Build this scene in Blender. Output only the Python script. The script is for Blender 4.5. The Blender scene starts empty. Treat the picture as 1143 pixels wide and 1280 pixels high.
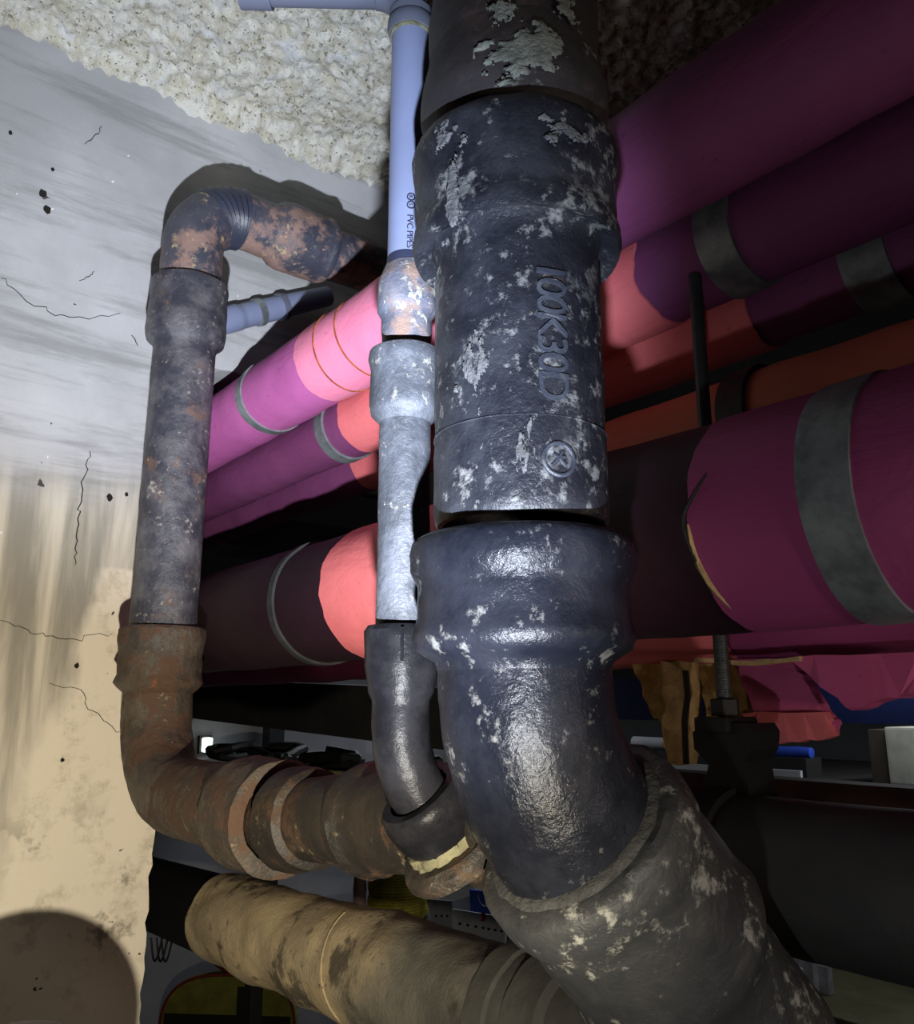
import bpy, bmesh, math, random
from mathutils import Vector, Matrix, noise, Quaternion

random.seed(7)
SC = bpy.context.scene
COL = SC.collection
V = Vector

# ------------------------------------------------------------------ camera
# X runs along the wall, Y runs along the pink pipes (away), Z is up.
F_PX = 1050.0
PITCH = math.radians(13.0)
HEAD = (0.623, 0.782)                      # horizontal heading in X,Y
CAM = V((0.0, 0.0, 1.75))
_r = V((HEAD[1], -HEAD[0], 0)).normalized()
_h = V((HEAD[0], HEAD[1], 0)).normalized()
_f = _h * math.cos(PITCH) + V((0, 0, math.sin(PITCH)))
_u = _r.cross(_f)
cd = bpy.data.cameras.new('camera')
cam = bpy.data.objects.new('camera', cd)
COL.objects.link(cam)
cam.matrix_world = Matrix(((_r.x, _u.x, -_f.x, CAM.x), (_r.y, _u.y, -_f.y, CAM.y), (_r.z, _u.z, -_f.z, CAM.z), (0, 0, 0, 1)))
cd.sensor_fit = 'HORIZONTAL'
cd.sensor_width = 36.0
cd.lens = 36.0 * F_PX / 1143.0
cd.clip_start = 0.02
SC.camera = cam


def ray(px, py):
    return _f + _r * ((px - 571.5) / F_PX) + _u * (-(py - 640) / F_PX)


def onX(px, py, X):
    d = ray(px, py)
    return CAM + d * ((X - CAM.x) / d.x)


def onY(px, py, Y):
    d = ray(px, py)
    return CAM + d * ((Y - CAM.y) / d.y)


def onZ(px, py, Z):
    d = ray(px, py)
    return CAM + d * ((Z - CAM.z) / d.z)


def depth(p):
    return (p - CAM).dot(_f)


def rad(p, px):
    return px * depth(p) / F_PX


# ------------------------------------------------------------------ world, lights, exposure
w = bpy.data.worlds.new('world')
SC.world = w
w.use_nodes = True
w.node_tree.nodes['Background'].inputs[0].default_value = (0.75, 0.85, 1.0, 1)
w.node_tree.nodes['Background'].inputs[1].default_value = 0.004
SC.view_settings.view_transform = 'Standard'
SC.view_settings.look = 'None'
SC.view_settings.gamma = 1.0
SC.view_settings.use_curve_mapping = False
SC.view_settings.exposure = 0.0

TORCH = CAM - _r * 0.008 - _u * 0.26 - _f * 0.02      # hand torch held below the lens


def spot(name, aim_px, energy, angle, blend, col, size):
    ld = bpy.data.lights.new(name, 'SPOT')
    ld.energy = energy
    ld.spot_size = math.radians(angle)
    ld.spot_blend = blend
    ld.color = col
    ld.shadow_soft_size = size
    o = bpy.data.objects.new(name, ld)
    COL.objects.link(o)
    o.location = TORCH
    tgt = onY(aim_px[0], aim_px[1], 1.5)
    o.rotation_euler = (tgt - TORCH).to_track_quat('-Z', 'Y').to_euler()
    return o


spot('torch_hotspot', (310, 262), 165, 53, 1.0, (0.70, 0.81, 1.0), 0.010)
spot('torch_corona', (70, 760), 70, 88, 1.0, (1.0, 0.89, 0.68), 0.010)
spot('torch_spill', (760, 800), 3.5, 120, 1.0, (0.95, 0.95, 1.0), 0.010)


def area(name, loc, energy, sx, sy, col):
    ld = bpy.data.lights.new(name, 'AREA')
    ld.shape = 'RECTANGLE'
    ld.size, ld.size_y = sx, sy
    ld.energy = energy
    ld.color = col
    o = bpy.data.objects.new(name, ld)
    COL.objects.link(o)
    o.location = loc
    return o


ld = bpy.data.lights.new('foam_fill_light', 'POINT')  # unseen warm lamp added at the right to brighten the torn foam
ld.energy = 8.0
ld.color = (1.0, 0.86, 0.70)
ld.shadow_soft_size = 0.06
o = bpy.data.objects.new('foam_fill_light', ld)
COL.objects.link(o)
o.location = (0.50, -0.55, 1.66)
area('ceiling_tube_light', (2.6, 3.3, 2.05), 5.5, 1.2, 0.1, (0.88, 0.94, 1.0))
area('ceiling_tube_light', (3.0, 1.2, 2.05), 5.0, 1.2, 0.1, (0.9, 0.94, 1.0))


# ------------------------------------------------------------------ helpers
def link(name, me, parent=None):
    o = bpy.data.objects.new(name, me)
    COL.objects.link(o)
    if parent is not None:
        o.parent = parent
        off = V((0, 0, 0))
        q = parent
        while q is not None:
            off += V(q.location)
            q = q.parent
        o.location = -off
    return o


def thing(name, label, cat, loc=(0, 0, 0), group=None):
    o = bpy.data.objects.new(name, None)
    COL.objects.link(o)
    o.location = loc
    o.empty_display_size = 0.02
    tag(o, label, cat, group)
    return o


def tag(o, label, cat, group=None):
    o['label'] = label
    o['category'] = cat
    if group:
        o['group'] = group
    return o


def struct(o):
    o['kind'] = 'structure'
    return o


def mesh_obj(name, verts, faces, mat, parent=None, smooth=True):
    me = bpy.data.meshes.new(name)
    me.from_pydata([tuple(v) for v in verts], [], faces)
    me.validate()
    bm = bmesh.new()
    bm.from_mesh(me)
    bmesh.ops.recalc_face_normals(bm, faces=bm.faces)
    bm.to_mesh(me)
    bm.free()
    if smooth:
        for p in me.polygons:
            p.use_smooth = True
        try:
            me.set_sharp_from_angle(angle=math.radians(40))
        except Exception:
            pass
    if mat:
        me.materials.append(mat)
    return link(name, me, parent)


def frame(t):
    t = t.normalized()
    a = V((0, 0, 1)) if abs(t.z) < 0.9 else V((1, 0, 0))
    n = (a - t * a.dot(t)).normalized()
    return n, t.cross(n)


class Run:
    """stations (point, tangent, radius) swept into one tube"""

    def __init__(s, p, d):
        s.p = V(p)
        s.d = V(d).normalized()
        s.st = []

    def prof(s, pairs, step=None):
        """pairs of (distance from the run's present point, radius)"""
        base = s.p.copy()
        prev = None
        for q, r in pairs:
            if step and prev and q - prev[0] > step:
                k = int((q - prev[0]) / step)
                for i in range(1, k + 1):
                    f = i / (k + 1)
                    qq = prev[0] + (q - prev[0]) * f
                    s.st.append((base + s.d * qq, s.d.copy(), prev[1] + (r - prev[1]) * f))
            s.st.append((base + s.d * q, s.d.copy(), r))
            prev = (q, r)
        s.p = base + s.d * pairs[-1][0]
        return s

    def arc(s, to, ang, R, r0, r1=None, n=14):
        r1 = r0 if r1 is None else r1
        to = V(to)
        to = (to - s.d * to.dot(s.d)).normalized()
        c = s.p + to * R
        d0 = s.d.copy()
        for i in range(n + 1):
            a = ang * i / n
            pt = c - to * R * math.cos(a) + d0 * R * math.sin(a)
            t = d0 * math.cos(a) + to * math.sin(a)
            s.st.append((pt, t, r0 + (r1 - r0) * i / n))
        s.p = s.st[-1][0].copy()
        s.d = s.st[-1][1].copy()
        return s

    def build(s, name, mat, parent=None, n=48, caps=True, amp=0.0, scale=60.0, hook=None):
        verts, faces = [], []
        nrm, bin_ = frame(s.st[0][1])
        pt = s.st[0][1]
        for i, (p, t, r) in enumerate(s.st):
            q = pt.rotation_difference(t)
            nrm = (q @ nrm)
            nrm = (nrm - t * nrm.dot(t)).normalized()
            bin_ = t.cross(nrm)
            pt = t
            for k in range(n):
                a = 2 * math.pi * k / n
                dirv = nrm * math.cos(a) + bin_ * math.sin(a)
                v = p + dirv * r
                if amp:
                    v += dirv * amp * (noise.fractal(v * scale, 0.9, 2.1, 3) + 0.8 * noise.noise(v * scale * 0.25))
                if hook:
                    v = hook(v, i, a, p, dirv, r)
                verts.append(v)
        m = len(s.st)
        for i in range(m - 1):
            for k in range(n):
                k2 = (k + 1) % n
                faces.append((i * n + k, i * n + k2, (i + 1) * n + k2, (i + 1) * n + k))
        if caps:
            faces.append(tuple(range(n - 1, -1, -1)))
            faces.append(tuple((m - 1) * n + k for k in range(n)))
        return mesh_obj(name, verts, faces, mat, parent)


def tube(name, pts, r, mat, parent=None, n=10, caps=True):
    st = []
    for i, p in enumerate(pts):
        a = V(pts[max(0, i - 1)])
        b = V(pts[min(len(pts) - 1, i + 1)])
        rr = r[i] if isinstance(r, (list, tuple)) else r
        st.append((V(p), (b - a).normalized(), rr))
    R = Run(pts[0], st[0][1])
    R.st = st
    return R.build(name, mat, parent, n=n, caps=caps)


def box(name, lo, hi, mat, parent=None, bev=0.0):
    bm = bmesh.new()
    bmesh.ops.create_cube(bm, size=1)
    lo, hi = V(lo), V(hi)
    for v in bm.verts:
        v.co = V(((lo[i] + hi[i]) / 2 + v.co[i] * (hi[i] - lo[i]) for i in range(3)))
    if bev:
        bmesh.ops.bevel(bm, geom=bm.edges[:], offset=bev, segments=2, affect='EDGES', profile=0.7)
    me = bpy.data.meshes.new(name)
    bm.to_mesh(me)
    bm.free()
    me.materials.append(mat)
    return link(name, me, parent)


def slab(name, outline, thick, mat, parent=None, jitter=0.0, sub=0):
    """closed outline of 3-D points extruded by a thickness vector, edges subdivided and roughened"""
    pts = []
    n = len(outline)
    for i in range(n):
        a, b = V(outline[i]), V(outline[(i + 1) % n])
        pts.append(a)
        for k in range(sub):
            f = (k + 1) / (sub + 1)
            q = a.lerp(b, f)
            q += V((random.uniform(-1, 1), random.uniform(-1, 1), random.uniform(-1, 1))) * jitter
            pts.append(q)
    t = V(thick)
    m = len(pts)
    c0 = sum(pts, V()) / m
    verts = pts + [p + t for p in pts]
    faces = [tuple(range(m)), tuple(range(2 * m - 1, m - 1, -1))]
    for i in range(m):
        j = (i + 1) % m
        faces.append((i, j, m + j, m + i))
    me = bpy.data.meshes.new(name)
    me.from_pydata([tuple(v) for v in verts], [], faces)
    bm = bmesh.new()
    bm.from_mesh(me)
    bmesh.ops.recalc_face_normals(bm, faces=bm.faces)
    bmesh.ops.triangulate(bm, faces=[f for f in bm.faces if len(f.verts) > 4])
    bm.to_mesh(me)
    bm.free()
    me.materials.append(mat)
    return link(name, me, parent)


# ------------------------------------------------------------------ materials
class M:
    def __init__(s, name):
        s.m = bpy.data.materials.new(name)
        s.m.use_nodes = True
        s.t = s.m.node_tree
        s.b = s.t.nodes['Principled BSDF']
        s.tc = s.t.nodes.new('ShaderNodeTexCoord')

    def n(s, kind, **kw):
        x = s.t.nodes.new(kind)
        for k, v in kw.items():
            setattr(x, k, v)
        return x

    def l(s, a, b):
        s.t.links.new(a, b)

    def noise(s, scale, detail=5, rough=0.6, vec=None, dist=0.0, loc=(0, 0, 0)):
        mp = s.n('ShaderNodeMapping')
        mp.inputs['Scale'].default_value = vec or (1, 1, 1)
        mp.inputs['Location'].default_value = loc
        s.l(s.tc.outputs['Object'], mp.inputs[0])
        x = s.n('ShaderNodeTexNoise')
        x.inputs['Scale'].default_value = scale
        x.inputs['Detail'].default_value = detail
        x.inputs['Roughness'].default_value = rough
        x.inputs['Distortion'].default_value = dist
        s.l(mp.outputs[0], x.inputs['Vector'])
        return x.outputs['Fac']

    def ramp(s, fac, a, b, lo=0.0, hi=1.0):
        r = s.n('ShaderNodeMapRange')
        r.interpolation_type = 'SMOOTHSTEP'
        for k, v in zip((1, 2, 3, 4), (a, b, lo, hi)):
            r.inputs[k].default_value = v
        s.l(fac, r.inputs[0])
        return r.outputs[0]

    def math(s, op, a, b):
        x = s.n('ShaderNodeMath', operation=op)
        for i, q in enumerate((a, b)):
            if isinstance(q, (int, float)):
                x.inputs[i].default_value = q
            else:
                s.l(q, x.inputs[i])
        return x.outputs[0]

    def mix(s, fac, a, b):
        x = s.n('ShaderNodeMix', data_type='RGBA')
        if isinstance(fac, (int, float)):
            x.inputs[0].default_value = fac
        else:
            s.l(fac, x.inputs[0])
        for i, q in ((6, a), (7, b)):
            if isinstance(q, tuple):
                x.inputs[i].default_value = (*q, 1)
            else:
                s.l(q, x.inputs[i])
        return x.outputs[2]

    def xyz(s):
        x = s.n('ShaderNodeSeparateXYZ')
        s.l(s.tc.outputs['Object'], x.inputs[0])
        return x.outputs

    def done(s, col, rough=0.6, bump=None, bs=0.3, dist=0.002, metal=0.0, spec=0.5):
        if isinstance(col, tuple):
            s.b.inputs['Base Color'].default_value = (*col, 1)
        else:
            s.l(col, s.b.inputs['Base Color'])
        if isinstance(rough, (int, float)):
            s.b.inputs['Roughness'].default_value = rough
        else:
            s.l(rough, s.b.inputs['Roughness'])
        s.b.inputs['Metallic'].default_value = metal
        s.b.inputs['Specular IOR Level'].default_value = spec
        if bump is not None:
            b = s.n('ShaderNodeBump')
            b.inputs['Strength'].default_value = bs
            b.inputs['Distance'].default_value = dist
            s.l(bump, b.inputs['Height'])
            s.l(b.outputs[0], s.b.inputs['Normal'])
        return s.m


def iron(name, coat, coat2, rust, rust_lo, dirt, dirt_lo, r0=0.38, r1=0.7, sc=1.0, bs=0.5, spec=0.5, stain=None, stain_lo=0.66):
    m = M(name)
    base = m.mix(m.ramp(m.noise(14 * sc, 6, 0.65), 0.38, 0.66), coat, coat2)
    rn = m.noise(11 * sc, 8, 0.72, loc=(3, 1, 7))
    rmask = m.ramp(rn, rust_lo, rust_lo + 0.10)
    c = m.mix(rmask, base, rust)
    if stain:
        c = m.mix(m.ramp(m.noise(9 * sc, 8, 0.7, loc=(9, 4, 2)), stain_lo, stain_lo + 0.06), c, stain)
    dn = m.noise(70 * sc, 6, 0.7)
    dn2 = m.noise(17 * sc, 4, 0.6, loc=(1, 8, 3))
    dm = m.math('ADD', m.math('MULTIPLY', dn, 0.6), m.math('MULTIPLY', dn2, 0.4))
    dmask = m.ramp(dm, dirt_lo, dirt_lo + 0.09)
    c = m.mix(dmask, c, dirt)
    rg = m.ramp(m.math('MAXIMUM', rmask, dmask), 0, 1, r0, r1)
    bump = m.math('ADD', m.math('MULTIPLY', m.noise(55 * sc, 6, 0.7), 1.0), m.math('MULTIPLY', dmask, 0.35))
    return m.done(c, rg, bump, bs, 0.004, spec=spec)


def wrap(name, c1, c2, dark, rough=0.62):
    m = M(name)
    a = m.noise(5, 4, 0.6)
    c = m.mix(m.ramp(a, 0.35, 0.7), c1, c2)
    sp = m.noise(60, 4, 0.7, vec=(1, 0.5, 1))
    c = m.mix(m.ramp(sp, 0.66, 0.72), c, dark)
    b = m.math('ADD', m.noise(16, 6, 0.6, vec=(2, 0.6, 2), dist=0.6), m.math('MULTIPLY', m.noise(90, 3, 0.6), 0.25))
    return m.done(c, rough, b, 0.35, 0.006, spec=0.3)


def plain(name, col, rough=0.6, var=0.25, sc=12, metal=0.0, bs=0.15, spec=0.4):
    m = M(name)
    c2 = tuple(x * (1 - var) for x in col)
    c = m.mix(m.ramp(m.noise(sc, 5, 0.65), 0.35, 0.68), col, c2)
    return m.done(c, rough, m.noise(sc * 5, 4, 0.6), bs, 0.003, metal=metal, spec=spec)


IRON_BIG = iron('coated_iron_big', (0.009, 0.010, 0.015), (0.028, 0.030, 0.038), (0.06, 0.048, 0.04), 0.60, (0.15, 0.15, 0.15), 0.53, 0.40, 0.75, 1.25, 0.55, stain=(0.09, 0.09, 0.095), stain_lo=0.57)
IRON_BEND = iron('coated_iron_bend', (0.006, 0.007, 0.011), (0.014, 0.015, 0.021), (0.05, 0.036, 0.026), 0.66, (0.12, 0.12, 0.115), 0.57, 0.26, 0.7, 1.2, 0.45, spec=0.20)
IRON_TOP = iron('dark_iron_top', (0.02, 0.018, 0.02), (0.032, 0.027, 0.027), (0.05, 0.032, 0.028), 0.55, (0.25, 0.27, 0.25), 0.60, 0.6, 0.85, 0.9, 0.35)
IRON_LEFT = iron('coated_iron_left', (0.035, 0.035, 0.048), (0.11, 0.105, 0.115), (0.13, 0.075, 0.055), 0.575, (0.34, 0.30, 0.27), 0.555, 0.45, 0.8, 1.5, 0.6)
IRON_ELBOW = iron('rust_spotted_elbow', (0.045, 0.047, 0.068), (0.07, 0.07, 0.09), (0.24, 0.15, 0.125), 0.48, (0.46, 0.36, 0.22), 0.56, 0.42, 0.8, 1.0, 0.6, stain=(0.36, 0.14, 0.05), stain_lo=0.66)
IRON_RUST = iron('rusty_bend', (0.045, 0.036, 0.03), (0.10, 0.08, 0.06), (0.085, 0.045, 0.027), 0.46, (0.22, 0.17, 0.12), 0.56, 0.5, 0.85, 1.3, 0.9, stain=(0.22, 0.08, 0.03), stain_lo=0.67)
IRON_MID = iron('grey_scuffed_iron', (0.045, 0.05, 0.062), (0.105, 0.113, 0.138), (0.10, 0.085, 0.07), 0.60, (0.34, 0.33, 0.30), 0.56, 0.45, 0.8, 1.6, 0.6)
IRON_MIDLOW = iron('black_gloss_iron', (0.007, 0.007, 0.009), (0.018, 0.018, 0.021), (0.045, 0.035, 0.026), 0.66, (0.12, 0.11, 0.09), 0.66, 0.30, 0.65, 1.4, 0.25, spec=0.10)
IRON_MAIN = iron('dusty_main_iron', (0.013, 0.011, 0.009), (0.03, 0.022, 0.016), (0.06, 0.03, 0.013), 0.52, (0.19, 0.15, 0.08), 0.58, 0.55, 0.85, 1.0, 0.7)
IRON_J = iron('dark_main_iron', (0.018, 0.018, 0.017), (0.028, 0.027, 0.025), (0.07, 0.05, 0.035), 0.66, (0.14, 0.13, 0.11), 0.66, 0.65, 0.85, 1.0, 0.3)
IRON_HUB = iron('speckled_hub_iron', (0.028, 0.030, 0.032), (0.05, 0.05, 0.05), (0.07, 0.06, 0.045), 0.62, (0.26, 0.26, 0.23), 0.55, 0.5, 0.8, 1.1, 0.55)
CAULK = plain('yellowed_joint_filler', (0.17, 0.16, 0.095), 0.9, 0.6, 40, bs=0.6)
PVC = plain('grey_blue_pvc', (0.20, 0.23, 0.36), 0.42, 0.12, 8, bs=0.05)
PVC_DK = plain('dark_grey_pvc', (0.11, 0.12, 0.16), 0.5, 0.2, 8, bs=0.1)
INK = plain('dark_print', (0.02, 0.02, 0.05), 0.7)
PURPLE = wrap('purple_wrap', (0.17, 0.042, 0.125), (0.215, 0.055, 0.155), (0.09, 0.035, 0.07))
PURPLE_LIT = wrap('lit_purple_wrap', (0.42, 0.10, 0.30), (0.50, 0.13, 0.36), (0.25, 0.08, 0.18))  # lighter copy of the purple wrap, torch brightness painted in
PLUM = wrap('plum_wrap', (0.26, 0.045, 0.12), (0.32, 0.06, 0.16), (0.12, 0.04, 0.07))
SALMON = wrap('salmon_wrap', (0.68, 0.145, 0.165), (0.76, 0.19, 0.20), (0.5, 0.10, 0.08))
PLUM_SHADED = wrap('shaded_plum_wrap', (0.015, 0.004, 0.010), (0.022, 0.005, 0.014), (0.03, 0.012, 0.02))  # plum with the shade on the thickest pipe put into its colour
PINK = wrap('pink_wrap', (0.80, 0.22, 0.36), (0.86, 0.27, 0.42), (0.6, 0.14, 0.14))
ORANGE = wrap('orange_wrap', (0.88, 0.26, 0.18), (0.90, 0.30, 0.17), (0.4, 0.08, 0.04))
STRAP_SHADED = plain('shaded_strap', (0.035, 0.037, 0.04), 0.7, 0.45, 30, bs=0.2)  # darker copy of the galvanised strap, shade put into the colour
GALV = plain('galvanised_strap', (0.30, 0.33, 0.34), 0.42, 0.45, 30, metal=0.55, bs=0.2)
STEEL_DK = plain('dark_steel', (0.07, 0.075, 0.075), 0.5, 0.3, 30, metal=0.4, bs=0.2)
BLACK = plain('black_paint', (0.007, 0.007, 0.007), 0.6, 0.3, 20)
RUSTLINE = plain('rust_stain', (0.34, 0.09, 0.03), 0.8, 0.5, 60)
CLOTH = None
FOAM = plain('yellow_foam', (0.78, 0.54, 0.22), 0.95, 0.45, 45, bs=0.9)
FOAM2 = plain('tan_foam', (0.64, 0.43, 0.2), 0.95, 0.4, 35, bs=0.9)


def wall_material():
    m = M('streaked_concrete')
    o = m.xyz()
    big = m.noise(3.0, 6, 0.6)
    streak = m.noise(7, 6, 0.6, vec=(2.6, 1, 0.22), dist=0.3)
    diag = m.noise(9, 7, 0.7, vec=(0.22, 1, 2.2), loc=(2, 2, 2), dist=0.25)
    grey = m.mix(m.ramp(big, 0.35, 0.7), (0.36, 0.36, 0.37), (0.50, 0.50, 0.52))
    grey = m.mix(m.ramp(diag, 0.48, 0.68, 0, 0.75), grey, (0.24, 0.24, 0.24))
    low = m.mix(m.ramp(streak, 0.36, 0.62), (0.30, 0.28, 0.24), (0.66, 0.60, 0.50))
    hz = m.ramp(m.math('ADD', o[2], m.math('MULTIPLY', big, 0.12)), 2.12, 2.26)
    c = m.mix(hz, low, grey)
    # cream plaster patch by the free edge
    edge = m.math('ADD', m.math('MULTIPLY', m.noise(5, 5, 0.55, vec=(1, 1, 0.5), loc=(5, 0, 1)), 0.22), o[0])
    slope = m.math('ADD', edge, m.math('MULTIPLY', m.math('SUBTRACT', 1.95, o[2]), 0.16))
    pm = m.math('MULTIPLY', m.ramp(slope, 0.50, 0.53), m.ramp(o[2], 1.99, 1.98))
    cream = m.mix(m.ramp(m.noise(20, 6, 0.7), 0.5, 0.72), (0.76, 0.69, 0.57), (0.55, 0.49, 0.38))
    c = m.mix(pm, c, cream)
    # scuffed grey toward the foot and small pits
    c = m.mix(m.math('MULTIPLY', m.ramp(m.noise(7, 6, 0.7, loc=(4, 4, 1)), 0.56, 0.64), m.ramp(o[2], 1.62, 1.5)), c, (0.30, 0.27, 0.22))
    pits = m.noise(38, 3, 0.5, loc=(8, 2, 5))
    c = m.mix(m.ramp(pits, 0.735, 0.755), c, (0.06, 0.055, 0.05))
    spk = m.noise(50, 2, 0.5, loc=(1, 2, 9))
    c = m.mix(m.ramp(spk, 0.73, 0.76), c, (0.78, 0.76, 0.74))
    b = m.math('ADD', m.noise(30, 7, 0.65), m.math('MULTIPLY', streak, 0.5))
    return m.done(c, 0.75, b, 0.35, 0.004, spec=0.3)


def spray_material():
    m = M('sprayed_fibre')
    c = m.mix(m.ramp(m.noise(28, 6, 0.7), 0.4, 0.62), (0.78, 0.76, 0.68), (0.60, 0.56, 0.44))
    c = m.mix(m.ramp(m.noise(75, 5, 0.75), 0.56, 0.64), c, (0.26, 0.22, 0.15))
    c = m.mix(m.ramp(m.noise(130, 4, 0.7, loc=(5, 5, 5)), 0.62, 0.68), c, (0.06, 0.05, 0.035))
    c = m.mix(m.ramp(m.noise(16, 4, 0.6, loc=(3, 3, 3)), 0.58, 0.68), c, (0.72, 0.72, 0.70))
    return m.done(c, 0.95, m.noise(150, 5, 0.75), 0.9, 0.006, spec=0.1)


def cloth_material():
    m = M('cloth_wrap')
    c = m.mix(m.ramp(m.noise(9, 6, 0.65), 0.38, 0.66), (0.50, 0.40, 0.24), (0.33, 0.27, 0.18))
    c = m.mix(m.ramp(m.noise(24, 5, 0.7, vec=(1, 0.6, 1), loc=(3, 0, 1)), 0.60, 0.70), c, (0.14, 0.11, 0.08))
    o = m.xyz()
    g = m.math('ADD', o[1], m.math('MULTIPLY', m.math('SUBTRACT', m.noise(6, 5, 0.6, loc=(2, 2, 0)), 0.5), 0.5))
    grey = m.mix(m.ramp(m.noise(12, 5, 0.6, loc=(1, 5, 1)), 0.4, 0.65), (0.17, 0.16, 0.13), (0.11, 0.105, 0.09))
    c = m.mix(m.ramp(g, 1.12, 0.90), c, grey)
    c = m.mix(m.ramp(m.noise(5, 6, 0.7, vec=(1, 1.2, 1), loc=(7, 3, 9)), 0.54, 0.62, 0, 0.85), c, (0.06, 0.052, 0.042))
    b = m.math('ADD', m.noise(160, 4, 0.7), m.math('MULTIPLY', m.noise(14, 5, 0.6), 1.2))
    return m.done(c, 0.9, b, 0.5, 0.004, spec=0.15)


WALL = wall_material()
SPRAY = spray_material()
CLOTH = cloth_material()
DARKWALL = plain('dark_room_paint', (0.07, 0.07, 0.07), 0.85, 0.2, 3)
ROOMWALL = plain('far_room_paint', (0.30, 0.30, 0.33), 0.8, 0.2, 3)
FLOORM = plain('floor_concrete', (0.25, 0.25, 0.26), 0.8, 0.3, 4)

# ------------------------------------------------------------------ structure
WY = 1.52          # face of the left wall
CEIL = 2.98
OPEN_X = 0.545     # free edge of the wall
LINT = 2.405       # underside of the lintel


def left_wall():
    pts = []
    random.seed(3)
    pts.append((-1.6, 0.0))
    z = 0.0
    while z < LINT - 0.02:
        j = random.uniform(-0.0035, 0.0035) if z > 1.0 else 0
        pts.append((OPEN_X + j, z))
        z += 0.5 if z < 1.0 else 0.018
    pts.append((OPEN_X, LINT))
    x = OPEN_X + 0.03
    while x < 3.2:
        pts.append((x, LINT + random.uniform(-0.003, 0.003)))
        x += 0.03 if x < 1.2 else 0.4
    pts += [(3.2, LINT), (3.2, CEIL + 0.2), (-1.6, CEIL + 0.2)]
    verts = [(x, WY, z) for x, z in pts] + [(x, WY + 0.22, z) for x, z in pts]
    n = len(pts)
    faces = [tuple(range(n)), tuple(range(2 * n - 1, n - 1, -1))]
    for i in range(n):
        j = (i + 1) % n
        faces.append((i, j, n + j, n + i))
    o = mesh_obj('wall_left', verts, faces, WALL, smooth=False)
    bm = bmesh.new()
    bm.from_mesh(o.data)
    bmesh.ops.triangulate(bm, faces=[f for f in bm.faces if len(f.verts) > 4])
    bm.to_mesh(o.data)
    bm.free()
    return struct(o)


WALL_LEFT = left_wall()


def ceiling():
    # rough sprayed underside, dense where it can be seen, plus the slab itself
    x0, x1, y0, y1, st = -0.75, 2.0, 0.2, WY + 0.0, 0.0075
    nx, ny = int((x1 - x0) / st), int((y1 - y0) / st)
    verts, faces = [], []
    for j in range(ny + 1):
        for i in range(nx + 1):
            x, y = x0 + i * st, y0 + j * st
            p = V((x, y, 0.3))
            h = 0.012 * noise.noise(p * 14) + 0.013 * noise.fractal(p * 60, 0.8, 2.2, 4) + 0.004 * noise.noise(p * 170)
            near = max(0.0, 1 - (WY - y) / 0.05)
            h -= near * (0.026 + 0.022 * noise.noise(p * 7) + 0.016 * noise.noise(p * 24) + 0.006 * noise.noise(p * 75))
            verts.append((x, min(y, WY), CEIL + h))
    for j in range(ny):
        for i in range(nx):
            a = j * (nx + 1) + i
            faces.append((a, a + 1, a + nx + 2, a + nx + 1))
    b = len(verts)
    lo, hi = (-1.6, -1.5, CEIL + 0.03), (4.4, 4.4, CEIL + 0.2)
    for z in (lo[2], hi[2]):
        verts += [(lo[0], lo[1], z), (hi[0], lo[1], z), (hi[0], hi[1], z), (lo[0], hi[1], z)]
    for f in ((0, 1, 2, 3), (7, 6, 5, 4), (0, 4, 5, 1), (1, 5, 6, 2), (2, 6, 7, 3), (3, 7, 4, 0)):
        faces.append(tuple(b + q for q in f))
    me = bpy.data.meshes.new('ceiling')
    me.from_pydata(verts, [], faces)
    for p in me.polygons:
        p.use_smooth = len(p.vertices) == 4 and p.index < nx * ny
    me.materials.append(SPRAY)
    return struct(link('ceiling', me))


ceiling()
struct(box('floor', (-1.6, -1.5, -0.1), (4.4, 4.4, 0.0), FLOORM))
struct(box('wall_back', (-1.6, 4.2, 0.0), (4.4, 4.4, CEIL), ROOMWALL))
struct(box('wall_right', (4.2, -1.5, 0.0), (4.4, 4.2, CEIL), DARKWALL))


def wall_line(name, pxs, wid, mat, proud=0.0015):
    """thin crack or smear lying on the wall face"""
    wid *= 0.5
    pts = []
    for i in range(len(pxs) - 1):
        a, b = onY(*pxs[i], WY), onY(*pxs[i + 1], WY)
        for k in range(5):
            q = a.lerp(b, k / 5)
            w_ = 0.0035 * (b - a).length / 0.04
            pts.append(q + V((random.uniform(-w_, w_), 0, random.uniform(-w_, w_))))
    pts.append(onY(*pxs[-1], WY))
    V0, V1 = [], []
    for i, p in enumerate(pts):
        a, b = pts[max(0, i - 1)], pts[min(len(pts) - 1, i + 1)]
        t = (b - a).normalized()
        nn = V((-t.z, 0, t.x))
        f = wid * (0.5 + 0.5 * math.sin(math.pi * (i + 0.5) / len(pts)))
        V0.append(p + nn * f)
        V1.append(p - nn * f)
    loop = V0 + V1[::-1]
    loop = [q + V((0, -proud, 0)) for q in loop]
    return slab(name, loop, (0, proud + 0.002, 0), mat, WALL_LEFT)


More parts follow.
